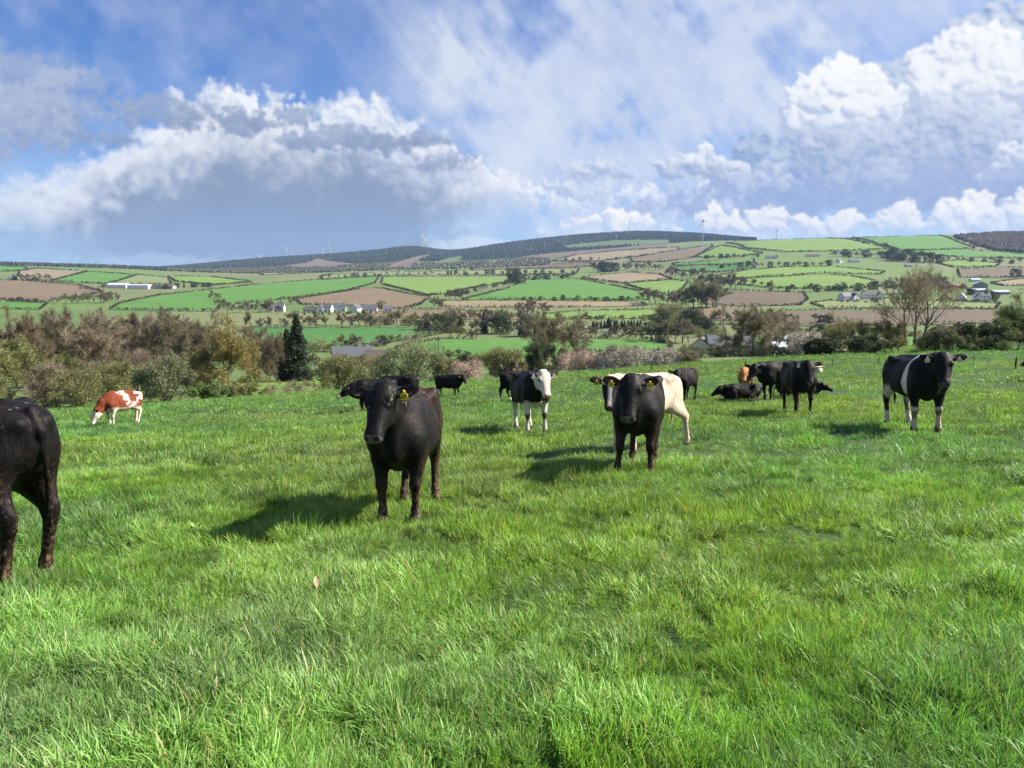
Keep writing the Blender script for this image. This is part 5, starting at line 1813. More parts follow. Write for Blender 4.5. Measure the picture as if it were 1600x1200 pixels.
def conifer(h, spread, rng, col=(0.022, 0.038, 0.020)):
    W = Wood()
    W.tube(np.array([[0, 0, -0.3], [0.05, 0, h * 0.4], [0, 0.03, h * 0.75], [0, 0, h]]), [0.026 * h, 0.02 * h, 0.01 * h, 0.01], 7)
    z = 0.06 * h
    while z < h * 0.97:
        f = z / h
        ln = spread * (1 - f) ** 0.75 * (0.75 + 0.25 * min(1, f / 0.15))
        nb = 9
        for b in range(nb):
            a = rng.uniform(0, 2 * math.pi)
            l = ln * rng.uniform(0.65, 1.08)
            d = np.array([math.cos(a), math.sin(a), 0])
            s = np.linspace(0, 1, 4)[:, None]
            pts = np.array([0, 0, z]) + d * l * s + np.array([0, 0, 1.0]) * (0.10 * s - 0.34 * s * s) * l
            W.tube(pts, np.linspace(0.05, 0.015, 4), 3)
            n = int(34 + 40 * l / spread)
            t = rng.uniform(0.08, 1, (n, 1))
            c = np.array([0, 0, z]) + d * l * t + np.array([0, 0, 1.0]) * (0.10 * t - 0.34 * t * t) * l + rng.normal(0, 0.11 * l + 0.05, (n, 3)) * np.array([1, 1, 0.5])
            c[:, 2] -= rng.uniform(0, 0.35, n)
            W.leaves(c, rng.uniform(0.10, 0.22, n), np.array(col) * rng.uniform(0.6, 1.7, (n, 1)), 0.7, rng)
        z += h * 0.030 * rng.uniform(0.8, 1.2)
    return W, M_BARK_DARK


def place_tree(name, W, bark, loc, label, group=None, cat='tree', parts=('trunk', 'crown'), rotz=0.0, lean=0.0):
    o = link(name, None, loc=loc, rotz=rotz)
    tag(o, label, cat, group)
    link(parts[0], W.wood_mesh(parts[0], bark), o)
    link(parts[1], W.leaf_mesh(parts[1]), o)
    return o


def copy_thing(o, loc, rotz, scale=1.0, label=None, group=None):
    c = o.copy()
    COL.objects.link(c)
    c.location = loc
    c.rotation_euler = (0, 0, rotz)
    c.scale = scale if isinstance(scale, tuple) else (scale,) * 3
    if label:
        c['label'] = label
    if group:
        c['group'] = group
    for ch in o.children:
        d = ch.copy()
        COL.objects.link(d)
        d.parent = c
    return c


def build_near_trees():
    rng = np.random.default_rng(99)
    G1 = 'bare trees of the wood on the left'
    # (centre column, distance, row of the top, half width in columns, kind, label)
    T = [
        (-28, 96, 482, 62, 'russet', 'russet bare tree cut by the left edge above the pale willow'),
        (38, 100, 478, 60, 'russet', 'broad red brown bare tree second from the left edge'),
        (98, 112, 474, 56, 'bare', 'brown bare tree under the ploughed field on the left hillside'),
        (160, 100, 480, 52, 'greyish', 'greyish twiggy tree with a forked crown in the left wood'),
        (212, 122, 481, 44, 'greyish', 'thin pale twigged tree between the forked tree and the dark brown one'),
        (262, 112, 476, 54, 'bare', 'dark brown dense bare tree left of the yellow leaved tree'),
        (318, 132, 482, 44, 'bare', 'brown bare crown just behind the yellow leaved tree'),
        (352, 80, 486, 60, 'yellow', 'large tree in yellow young leaf at the end of the left wood'),
        (398, 112, 505, 34, 'bare', 'small brown tree tucked behind the right side of the yellow tree'),
        (428, 104, 516, 30, 'russet', 'russet round crowned tree left of the dark conifer'),
        (5, 74, 522, 66, 'willow', 'pale green willow at the left edge of the field'),
        (870, 84, 478, 58, 'bare', 'single round bare oak in the middle of the bottom hedge'),
        (846, 80, 522, 28, 'ivy', 'dark ivy covered tree leaning on the bare oak'),
        (1180, 76, 470, 50, 'bare', 'bare tree with olive twigs left of the pale sheds'),
        (1212, 78, 478, 46, 'greyish', 'twin bare tree directly in front of the pale sheds'),
        (1332, 74, 482, 46, 'olive', 'olive budding tree with a rounded crown left of the three tall trunks'),
        (1396, 72, 490, 34, 'olive', 'slim olive budding tree touching the three tall trunks'),
        (1590, 66, 452, 52, 'green', 'leafy green tree cut off by the right edge'),
    ]
    for px, d, top, hw, kind, label in T:
        g = ground_d(px, d)
        h = max(3.0, top_height(g, top))
        rng = np.random.default_rng(zlib.crc32(label.encode()) % 9999)
        clear = {'yellow': 0.26, 'bare': 0.24, 'russet': 0.22}.get(kind, 0.2)
        W, bark = grow(kind, h, hw * px_size(d), rng, clear=clear, limbs={'ivy': 6, 'yellow': 8}.get(kind, 7), dens=(0.75 if px < 440 else 0.8) if kind in ('bare', 'russet', 'greyish') else (1.15 if px > 1300 else 1.0), upright=0.2 if kind in ('yellow', 'willow') or 800 < px < 1300 else 0.36)
        place_tree('ivy_tree' if kind == 'ivy' else ('willow_tree' if kind == 'willow' else 'field_tree'), W, bark, g, label, G1 if px < 440 else 'trees along the bottom hedge')
    # the three tall trunks
    for px, d, top, hw, lab in ((1420, 72, 416, 58, 'left one of the three tall pale trunks with a thin high crown'),
                                (1434, 73, 402, 40, 'middle and tallest of the three tall pale trunks'),
                                (1446, 71, 408, 58, 'right one of the three tall pale trunks with low side branches')):
        g = ground_d(px, d)
        h = top_height(g, top)
        W, bark = grow('poplar', h, hw * px_size(d), rng, clear=0.36, limbs=6, dens=0.30, upright=0.8)
        place_tree('tall_tree', W, bark, g, lab, 'three tall thin trees in the bottom hedge')
    # the dark conifer with a lighter twin behind it
    g = ground_d(462, 106)
    W, bark = conifer(top_height(g, 489), 30 * px_size(106), rng, (0.030, 0.046, 0.024))
    place_tree('conifer_tree', W, bark, g, 'tall dark conifer standing alone right of the left wood')
    g = ground_d(446, 108)
    W, bark = conifer(top_height(g, 510), 22 * px_size(108), rng, (0.060, 0.060, 0.032))
    place_tree('conifer_tree', W, bark, g, 'shorter brownish conifer leaning into the tall dark one')
    # bushes along the bottom of the field
    B = [
        (62, 72, 566, 46, 'greyish', 'grey twiggy bush beside the pale willow'),
        (112, 70, 578, 44, 'olive', 'olive bush behind the head of the red and white calf'),
        (165, 78, 560, 44, 'olive', 'dull green bush right above the red and white calf'),
        (210, 88, 545, 42, 'greyish', 'tall grey brown thicket behind the grey green bush'),
        (250, 70, 553, 50, 'greygreen', 'big grey green sallow bush left of the yellow tree'),
        (318, 68, 598, 34, 'green', 'low bright green shrub under the yellow tree'),
        (372, 70, 598, 34, 'olive', 'tangled brush round the foot of the yellow tree'),
        (290, 82, 570, 36, 'greyish', 'brown undergrowth bush in the shade of the left wood'),
        (452, 62, 606, 52, 'greyish', 'low brown bramble bank below the dark conifer'),
        (528, 66, 553, 50, 'olive', 'yellow green bush in front of the slate roofed bungalow'),
        (577, 72, 558, 32, 'greyish', 'small grey bush at the garden of the slate roofed bungalow'),
        (642, 72, 537, 62, 'greygreen', 'wide pale sallow bush right of the slate roofed bungalow'),
        (694, 72, 562, 26, 'olive', 'small olive bush between the pale sallow and the pinkish blossom'),
        (728, 66, 562, 32, 'pinkish', 'pinkish blossom bush behind the small black calf'),
        (786, 72, 538, 42, 'olive', 'olive green bush left of the bare oak'),
        (908, 66, 548, 36, 'pinkish', 'first blackthorn in thin bloom right of the bare oak'),
        (954, 65, 540, 40, 'blossom', 'white flecked blackthorn in the middle of the blossom hedge'),
        (1004, 64, 543, 38, 'blossom', 'pale blackthorn near the right end of the blossom hedge'),
        (1044, 64, 545, 26, 'blossom', 'whitest blackthorn at the right end of the blossom hedge'),
        (1078, 63, 560, 24, 'greyish', 'brown bush between the blossom hedge and the white bungalow'),
        (1262, 62, 516, 32, 'blossom', 'white blossom bush right of the pale sheds'),
        (1286, 60, 530, 26, 'ivy', 'dark evergreen bush under the white blossom by the sheds'),
        (1365, 62, 525, 34, 'ivy', 'dark low bush left of the three tall trunks'),
        (1490, 61, 512, 26, 'greyish', 'twiggy bush with faint blossom right of the three tall trunks'),
        (1530, 59, 505, 40, 'ivy', 'big dark bush left of the leafy green tree'),
        (1572, 58, 500, 34, 'green', 'dark green bush under the leafy green tree'),
        (1640, 58, 490, 44, 'green', 'green bush running out at the right edge'),
    ]
    for px, d, top, hw, kind, label in B:
        g = ground_d(px, d)
        h = max(1.0, top_height(g, top))
        W, bark = shrub(kind, h, hw * px_size(d), rng)
        place_tree('blackthorn_bush' if kind in ('blossom', 'pinkish') else 'hedge_bush', W, bark, g, label, 'bushes along the bottom of the field', 'bush', ('stems', 'foliage'))


build_near_trees()


# ------------------------------------------------------------------ hedges along the field boundaries
HEDGE_COLS = [(0.040, 0.048, 0.022), (0.062, 0.052, 0.034), (0.050, 0.062, 0.026), (0.075, 0.060, 0.042)]


def hedge_mesh(P, height, width, rng, step, col, face):
    """bushy ribbon along a line of points on the land"""
    P = np.array([(p.x, p.y) for p in P])
    seg = np.hypot(*np.diff(P, axis=0).T)
    L = np.concatenate([[0], np.cumsum(seg)])
    n = max(6, int(L[-1] / step))
    s = np.sort(rng.uniform(0, L[-1], n))
    x, y = np.interp(s, L, P[:, 0]), np.interp(s, L, P[:, 1])
    hv = height * (0.55 + 0.9 * fbm(x / 14, y / 14, 1, 3, 5)) * (fbm(x / 40, y / 40, 3, 2, 6) > 0.27)
    W = Wood()
    for _ in range(3):
        c = np.stack([x + rng.normal(0, width * 0.4, n), y + rng.normal(0, width * 0.4, n), np.zeros(n)], 1)
        c[:, 2] = land_z(c[:, 0], c[:, 1]) + hv * rng.uniform(0.1, 1.0, n)
        cc = np.array(col) * (0.7 + 0.6 * fbm(x / 9, y / 9, 7, 2, 9))[:, None] * rng.uniform(0.7, 1.3, (n, 1))
        W.leaves(c, face * rng.uniform(0.6, 1.3, n), cc, 0.3, rng)
    return W.leaf_mesh('hedge')


def build_hedges():
    rng = np.random.default_rng(7)
    skip = ('felled_slope', 'young_forest')
    for k, (name, surf, label, Wp) in enumerate(FIELD_WORLD):
        if name in skip:
            continue
        d = np.mean([w.y for w in Wp])
        if d < 140:
            continue
        dd = max(200, d)
        face = 0.30 + dd * 0.00075
        me = hedge_mesh(Wp + Wp[:1], 1.3 + dd * 0.0011, 0.7 + dd * 0.0006, rng, face * 0.85, HEDGE_COLS[k % 4], face)
        o = link('hedge', me)
        tag(o, None, 'hedge', 'hedges between the fields')
        lab = label.split()
        o['label'] = 'boundary hedge of the ' + ' '.join(lab[:11]) if len(lab) > 11 else 'boundary hedge of the ' + label


build_hedges()


# ------------------------------------------------------------------ trees on the far slopes
def far_protos():
    rng = np.random.default_rng(12)
    P = {}

    def add(key, W, bark, parts=('trunk', 'crown')):
        P.setdefault(key, []).append((W.wood_mesh('trunk', bark), W.leaf_mesh('crown')))
    for k in range(3):
        add('brown', *grow('bare', 9, 4.2, rng, depth=3, dens=3.2, detail=0.9))
        add('russet', *grow('russet', 9, 4.0, rng, depth=3, dens=3.2, detail=0.9))
        add('olive', *grow('olive', 8, 4.0, rng, depth=3, dens=3.2, detail=0.9))
        add('pale', *shrub('willow', 6, 3.8, rng, 0.6, 0.6))
        add('green', *shrub('green', 6, 3.6, rng, 0.6, 0.6))
        add('dark', *shrub('ivy', 6, 3.4, rng, 0.7, 0.6))
        add('white', *shrub('blossom', 4.5, 3.0, rng, 0.7, 0.6))
    for k in range(2):
        add('fir', *conifer(9, 2.6, rng, (0.020, 0.036, 0.020)))
    return P


FAR = far_protos()
KIND_WORD = {'brown': 'bare brown tree', 'russet': 'russet bare tree', 'olive': 'olive budding tree', 'pale': 'pale willow bush', 'green': 'green bush',
             'dark': 'dark evergreen bush', 'white': 'white blossoming bush', 'fir': 'dark fir tree'}
BASE_H = {'brown': 9, 'russet': 9, 'olive': 8, 'pale': 6, 'green': 6, 'dark': 6, 'white': 4.5, 'fir': 9}
NAME_OF = {'brown': 'bare_tree', 'russet': 'bare_tree', 'olive': 'budding_tree', 'pale': 'willow_bush', 'green': 'green_bush', 'dark': 'evergreen_bush', 'white': 'blossom_bush', 'fir': 'fir_tree'}


ORDINAL = ['first', 'second', 'third', 'fourth', 'fifth', 'sixth', 'seventh', 'eighth', 'ninth', 'tenth', 'eleventh', 'twelfth', 'thirteenth', 'fourteenth', 'fifteenth', 'sixteenth']


def far_tree(kind, g, h, wide, rng, where):
    wm, lm = FAR[kind][rng.integers(len(FAR[kind]))]
    o = link(NAME_OF[kind], None, loc=g - Vector((0, 0, 0.1)), rotz=rng.uniform(0, 6.28))
    s = h / BASE_H[kind]
    o.scale = (s * wide, s * wide, s)
    tag(o, KIND_WORD[kind] + ' ' + where, 'bush' if 'bush' in KIND_WORD[kind] else 'tree', KIND_WORD[kind] + ' ' + where)
    link('trunk', wm, o)
    link('crown', lm, o)
    return o


def build_far_trees():
    rng = np.random.default_rng(33)
    # rows: (x0, y0) to (x1, y1) of the feet in the photograph, height in rows of the photograph, how many, kinds, where
    ROWS = [
        (-40, 612, 150, 600, 70, 10, ('olive', 'brown', 'olive', 'pale'), 'in the undergrowth at the left end of the wood'),
        (150, 600, 300, 596, 64, 9, ('brown', 'olive', 'russet', 'green'), 'in the undergrowth at the middle of the left wood'),
        (395, 596, 440, 594, 40, 3, ('brown', 'olive', 'russet'), 'in the undergrowth right of the yellow tree'),
        (-40, 585, 210, 575, 84, 12, ('russet', 'brown', 'brown'), 'in the deep bare rows of the left wood'),
        (210, 575, 330, 574, 82, 7, ('brown', 'russet'), 'in the deep bare rows behind the yellow tree'),
        (480, 578, 620, 572, 26, 9, ('olive', 'pale', 'brown', 'green'), 'in the garden of the slate roofed bungalow'),
        (640, 566, 800, 568, 22, 9, ('olive', 'pale', 'dark'), 'behind the pinkish blossom bush'),
        (880, 567, 1080, 562, 24, 13, ('white', 'olive', 'brown', 'white'), 'behind the blossom hedge'),
        (1080, 560, 1250, 556, 22, 14, ('dark', 'green', 'dark', 'olive'), 'in the dark hedge before the white bungalow'),
        (1250, 553, 1410, 551, 26, 14, ('dark', 'olive', 'dark', 'brown'), 'in the dark hedge left of the tall trunks'),
        (1440, 549, 1620, 545, 30, 14, ('dark', 'green', 'dark', 'olive'), 'in the dark hedge right of the tall trunks'),
        (1100, 545, 1180, 540, 26, 6, ('olive', 'brown', 'green'), 'behind the white bungalow'),
        (1240, 530, 1480, 524, 20, 14, ('brown', 'olive', 'pale', 'dark'), 'along the lower edge of the dark valley field'),
        (840, 545, 880, 530, 24, 5, ('brown', 'olive'), 'behind the trunk of the bare oak'),
        (400, 548, 560, 550, 26, 9, ('olive', 'pale', 'brown'), 'along the lower edge of the deep green field'),
        (860, 503, 1040, 502, 14, 12, ('brown', 'olive', 'brown', 'pale'), 'along the near side of the sports ground'),
        (690, 502, 830, 504, 20, 12, ('brown', 'russet', 'olive'), 'on the slope over the dark clump'),
        (1120, 505, 1220, 508, 24, 8, ('brown', 'olive', 'brown'), 'along the foot of the grey brown field'),
        (385, 513, 640, 511, 24, 15, ('brown', 'russet', 'olive', 'brown'), 'in the valley thicket behind the deep green field'),
        (560, 509, 720, 508, 24, 10, ('brown', 'pale', 'olive'), 'at the right end of the valley thicket'),
        (640, 515, 740, 520, 26, 8, ('brown', 'olive', 'dark'), 'right of the deep green valley field'),
        (742, 520, 838, 526, 30, 10, ('dark', 'brown', 'fir', 'brown'), 'in the dark clump left of the bare oak'),
        (700, 528, 752, 530, 24, 4, ('olive', 'brown'), 'standing alone in the valley meadow corner'),
        (800, 492, 850, 495, 22, 4, ('russet', 'pale', 'brown'), 'beside the sports ground'),
        (580, 543, 690, 519, 17, 9, ('olive', 'brown', 'white', 'dark'), 'on the slanting hedge across the valley meadows'),
        (925, 514, 1010, 514, 16, 16, ('fir',), 'in the clipped dark row behind the goal posts'),
        (890, 526, 1000, 530, 24, 9, ('white', 'olive', 'pale', 'brown'), 'in the blossoming scrub under the fir row'),
        (1002, 532, 1078, 536, 34, 8, ('brown', 'olive', 'brown', 'pale'), 'in the brown scrub left of the bungalow'),
        (1025, 522, 1120, 520, 34, 9, ('dark', 'fir', 'dark', 'green'), 'in the dark evergreen clump above the bungalow'),
        (1085, 526, 1130, 526, 20, 4, ('pale', 'green'), 'rounded beside the dark evergreen clump'),
        (1030, 505, 1065, 505, 40, 4, ('pale', 'olive'), 'tall and pale right of the sports ground'),
        (1062, 482, 1125, 480, 42, 8, ('brown', 'russet', 'olive'), 'in the tall copse left of the dark ploughed field'),
        (1010, 474, 1070, 476, 24, 7, ('brown', 'russet'), 'at the right corner of the green hill field'),
        (1095, 452, 1160, 451, 24, 8, ('russet', 'brown'), 'in the russet spinney above the dark ploughed field'),
        (1150, 444, 1205, 448, 10, 6, ('brown', 'dark'), 'along the hedge left of the lime fields'),
        (1200, 456, 1372, 454, 12, 14, ('brown', 'dark', 'olive'), 'along the foot of the lower lime field'),
        (1120, 419, 1300, 416, 9, 16, ('brown', 'dark', 'olive'), 'along the hedge over the upper lime field'),
        (1040, 436, 1100, 434, 16, 6, ('brown', 'russet'), 'left of the upper lime field'),
        (925, 425, 965, 424, 16, 6, ('brown', 'dark'), 'in the knot of trees beside the tan stubble'),
        (970, 423, 1035, 421, 14, 8, ('brown', 'russet', 'brown'), 'in the brown belt above the tan stubble'),
        (830, 438, 900, 434, 9, 9, ('dark', 'brown'), 'on the upper edge of the green hill field'),
        (800, 441, 826, 444, 20, 4, ('brown', 'dark'), 'at the left corner of the green hill field'),
        (700, 464, 800, 446, 10, 11, ('dark', 'olive', 'brown'), 'on the slanting hedge left of the green hill field'),
        (790, 470, 1010, 471, 8, 13, ('dark', 'brown'), 'dotted along the foot of the green hill field'),
        (672, 483, 688, 483, 28, 2, ('brown', 'olive'), 'at the right end of the central ploughed field'),
        (700, 469, 720, 469, 16, 3, ('brown',), 'just right of the central ploughed field'),
        (330, 466, 352, 486, 16, 3, ('brown',), 'standing in the broad green hillside field'),
        (352, 487, 440, 489, 18, 9, ('brown', 'russet'), 'along the foot of the broad green hillside field'),
        (470, 491, 612, 491, 6, 15, ('dark', 'olive', 'green', 'brown'), 'in the gardens before the row of white houses'),
        (1312, 473, 1375, 472, 7, 7, ('dark', 'olive', 'green'), 'before the pair of large white houses'),
        (1465, 472, 1560, 474, 8, 8, ('dark', 'brown', 'olive'), 'in front of the farm on the right'),
        (418, 478, 470, 476, 12, 4, ('brown', 'dark'), 'about the first white house in the valley'),
        (592, 481, 600, 481, 13, 1, ('green',), 'round and fresh beside the row of white houses'),
        (500, 434, 680, 429, 6, 16, ('dark', 'brown'), 'along the hedge under the pale upper strip'),
        (705, 429, 900, 428, 7, 13, ('dark',), 'in the row of small round trees on pale strip'),
        (20, 437, 75, 440, 12, 6, ('brown', 'dark'), 'at the farm on the far left slope'),
        (122, 455, 165, 455, 10, 6, ('dark', 'brown'), 'right of the red brown ploughed field'),
        (235, 451, 330, 449, 8, 10, ('dark', 'fir', 'brown'), 'right of the long farm sheds'),
        (100, 475, 185, 472, 18, 10, ('brown', 'russet', 'olive'), 'above the tops of the left wood'),
        (-20, 471, 95, 473, 8, 10, ('brown', 'dark'), 'at the foot of the red brown ploughed field'),
        (1380, 460, 1470, 458, 26, 9, ('brown', 'olive', 'brown'), 'behind the crown of the three tall trunks'),
        (1390, 408, 1470, 410, 18, 9, ('dark', 'brown', 'dark'), 'in the dark copse amid the right hillside'),
        (1300, 401, 1400, 404, 11, 9, ('brown', 'dark'), 'among the hillside houses on the right'),
        (1470, 408, 1600, 412, 9, 9, ('brown', 'dark'), 'along the hedge over the farm on the right'),
        (1455, 448, 1560, 470, 14, 12, ('brown', 'olive', 'dark'), 'between the farm buildings on the right'),
        (1216, 500, 1250, 502, 14, 4, ('brown', 'olive'), 'in the middle of the dark ploughed field'),
        (1270, 504, 1300, 506, 14, 4, ('dark', 'brown'), 'left of the olive budding tree in the dark field'),
        (1600, 450, 1640, 455, 20, 3, ('brown',), 'beyond the right edge of the hillside'),
        (1585, 433, 1587, 433, 14, 1, ('dark',), 'alone on the dark field at the far right'),
        (1100, 404, 1190, 401, 7, 9, ('brown', 'dark'), 'along the hedge below the lime triangle'),
        (860, 409, 985, 405, 5, 9, ('dark', 'brown'), 'along the foot of the long tan field'),
        (1330, 376, 1400, 390, 6, 9, ('dark', 'brown'), 'down the hedge between the two skyline fields'),
    ]
    for x0, y0, x1, y1, hp, n, kinds, where in ROWS:
        made = {}
        for k in range(n):
            t = (k + rng.uniform(0.2, 0.8)) / n
            px, py = x0 + (x1 - x0) * t, y0 + (y1 - y0) * t + rng.uniform(-1.2, 1.2)
            g = ground_at(px, py)
            kind = kinds[int(rng.integers(len(kinds)))]
            h = hp * g.y / F_PX * rng.uniform(0.72, 1.2)
            if kind in ('white', 'pale', 'green'):
                h *= 0.75
            made.setdefault(kind, []).append((px, far_tree(kind, g, h, rng.uniform(0.9, 1.35), rng, where)))
        for kind, lst in made.items():                 # tell the trees of one kind in a row apart by their order
            lst.sort(key=lambda a: a[0])
            m = len(lst)
            for q, (_, o) in enumerate(lst):
                if m == 1:
                    o['label'] = 'single ' + KIND_WORD[kind] + ' ' + where
                elif q == 0:
                    o['label'] = 'leftmost ' + KIND_WORD[kind] + ' ' + where
                elif q == m - 1:
                    o['label'] = 'rightmost ' + KIND_WORD[kind] + ' ' + where
                else:
                    o['label'] = ORDINAL[q] + ' ' + KIND_WORD[kind] + ' from left ' + where


build_far_trees()


# ------------------------------------------------------------------ far woods that read as one mass
def wood_mass(name, label, pts_of, n, h0, h1, col, rng, conic):
    V, T, C = [], [], []
    k = 0
    P = pts_of(n, rng)
    z = land_z(P[:, 0], P[:, 1])
    hh = rng.uniform(h0, h1, len(P))
    tone = rng.uniform(0.7, 1.35, len(P)) * (0.75 + 0.5 * fbm(P[:, 0] / 90, P[:, 1] / 90, 0, 2, 3))
    for s in range(5):
        a0, a1 = s * 2 * np.pi / 5, (s + 1) * 2 * np.pi / 5
        r = hh * (0.30 if conic else 0.50)
        if conic:
            lay = [(0.02, 1.0), (1.0, 0.0)]
        else:
            lay = [(0.05, 0.7), (0.5, 1.0), (1.0, 0.0)]
        for (f0, w0), (f1, w1) in zip(lay, lay[1:]):
            q = [np.stack([P[:, 0] + np.cos(a) * r * w, P[:, 1] + np.sin(a) * r * w, z + hh * f], 1) for a, w, f in ((a0, w0, f0), (a1, w0, f0), (a1, w1, f1), (a0, w1, f1))]
            m = len(P)
            V += q
            i = np.arange(m) + k
            T.append(np.stack([i, i + m, i + 2 * m], 1))
            if w1 > 0:
                T.append(np.stack([i, i + 2 * m, i + 3 * m], 1))
            C += [np.array(col) * tone[:, None] * rng.uniform(0.8, 1.2)] * 4
            k += 4 * m
    me = mesh_np(name, np.concatenate(V), tris=np.concatenate(T), mat=M_LEAF)
    attr_color(me, 'leaf', np.concatenate(C))
    o = link(name, me)
    tag(o, label, kind='stuff')
    return o


def inside(poly, x, y):
    r = np.zeros(len(x), bool)
    for (x0, y0), (x1, y1) in zip(poly, poly[1:] + poly[:1]):
        c = (y0 > y) != (y1 > y)
        r ^= c & (x < (x1 - x0) * (y - y0) / (y1 - y0 if y1 != y0 else 1e-9) + x0)
    return r


def build_woods():
    rng = np.random.default_rng(8)

    def area(outline, gaps=()):
        """random points on the land inside an outline given in the photograph"""
        W = [ground_at(*p) for p in outline]
        poly = [(w.x, w.y) for w in W]
        holes = [[(w.x, w.y) for w in f[3]] for f in FIELD_WORLD if f[0] in ('felled_slope', 'young_forest') or f[1] in ('tan', 'lime', 'pale', 'green')]

        def f(n, rng):
            xs, ys = [p[0] for p in poly], [p[1] for p in poly]
            x, y = rng.uniform(min(xs), max(xs), n * 3), rng.uniform(min(ys), max(ys), n * 3)
            m = inside(poly, x, y)
            for h in holes:
                m &= ~inside(h, x, y)
            return np.stack([x[m], y[m]], 1)[:n]
        return f

    def strip(d0, d1, px0, px1):
        holes = [[(w.x, w.y) for w in f[3]] for f in FIELD_WORLD if f[0] in ('felled_slope', 'young_forest')]

        def f(n, rng):
            y = rng.uniform(d0, d1, n)
            x = (rng.uniform(px0, px1, n) - 800) / F_PX * y * CT
            m = np.ones(n, bool)
            for h in holes:
                m &= ~inside(h, x, y)
            return np.stack([x[m], y[m]], 1)
        return f
    ridge = strip(3150, 4420, 150, 1180)
    wood_mass('conifer_forest', 'dark blue green conifer forest over the distant ridge', ridge, 26000, 9, 15, (0.014, 0.033, 0.026), rng, True)
    wood_mass('ridge_forest', 'dark band of conifers on the far left skyline', strip(2030, 2260, -420, 262), 2600, 8, 12, (0.020, 0.032, 0.020), rng, True)
    wood_mass('hilltop_wood', 'brown leafless wood on the right hilltop', area([(1490, 371), (1560, 366), (1660, 365), (1660, 400), (1560, 392), (1530, 386)]), 3000, 6, 11, (0.150, 0.125, 0.098), rng, False)
    wood_mass('scrub_wood', 'mixed scrub woodland at the foot of the blue ridge', strip(2150, 3100, 255, 860), 2600, 5, 9, (0.080, 0.078, 0.048), rng, False)
    wood_mass('gorse_bank', 'gorse and bramble bank on the slope over the central ploughed field', area([(600, 446), (640, 440), (668, 443), (664, 449), (630, 452)]), 160, 1.5, 3, (0.120, 0.100, 0.030), rng, False)


build_woods()


# ------------------------------------------------------------------ houses, sheds, turbines and small things
M_WHITE = plain('white_render', (0.60, 0.59, 0.56), 0.85, 0.2, 0.06, 2)
M_CREAMW = plain('cream_render', (0.62, 0.56, 0.44), 0.85, 0.2, 0.06, 2)
M_SLATE = plain('slate_roof', (0.085, 0.090, 0.105), 0.6, 0.3, 0.18, 4)
M_BROWNR = plain('brown_tile_roof', (0.085, 0.072, 0.064), 0.7, 0.3, 0.15, 4)
M_REDR = plain('rust_red_roof', (0.34, 0.15, 0.11), 0.7, 0.2, 0.2, 2)
M_TIN = plain('pale_tin_roof', (0.42, 0.45, 0.49), 0.45, 0.4, 0.1, 2)
M_GREYW = plain('grey_shed_wall', (0.26, 0.27, 0.27), 0.8, 0.2, 0.1, 2)
M_BRICKC = plain('chimney_brick', (0.40, 0.33, 0.26), 0.85, 0.2, 0.15, 6)
M_PANE = plain('window_glass', (0.030, 0.036, 0.045), 0.15, 0.5, 0.1)
M_FRAME = plain('window_frame_white', (0.70, 0.70, 0.68), 0.6, 0.3, 0.04)
M_DOOR = plain('door_paint', (0.10, 0.045, 0.035), 0.5, 0.3, 0.1)
M_TURB = plain('turbine_white', (0.44, 0.45, 0.47), 0.5, 0.3, 0.03)
M_POST = plain('weathered_post', (0.060, 0.046, 0.034), 0.9, 0.1, 0.3, 12)
M_WIRE = plain('fence_wire', (0.16, 0.16, 0.15), 0.5, 0.4, 0.1, metal=0.6)
M_POLE = plain('white_pole_paint', (0.75, 0.75, 0.73), 0.6, 0.3, 0.05)
M_TROUGH = plain('pale_plastic_tank', (0.50, 0.43, 0.32), 0.7, 0.3, 0.12, 5)


def box(bm, x0, x1, y0, y1, z0, z1):
    v = [bm.verts.new(p) for p in ((x0, y0, z0), (x1, y0, z0), (x1, y1, z0), (x0, y1, z0), (x0, y0, z1), (x1, y0, z1), (x1, y1, z1), (x0, y1, z1))]
    for f in ((0, 3, 2, 1), (4, 5, 6, 7), (0, 1, 5, 4), (1, 2, 6, 5), (2, 3, 7, 6), (3, 0, 4, 7)):
        bm.faces.new([v[i] for i in f])


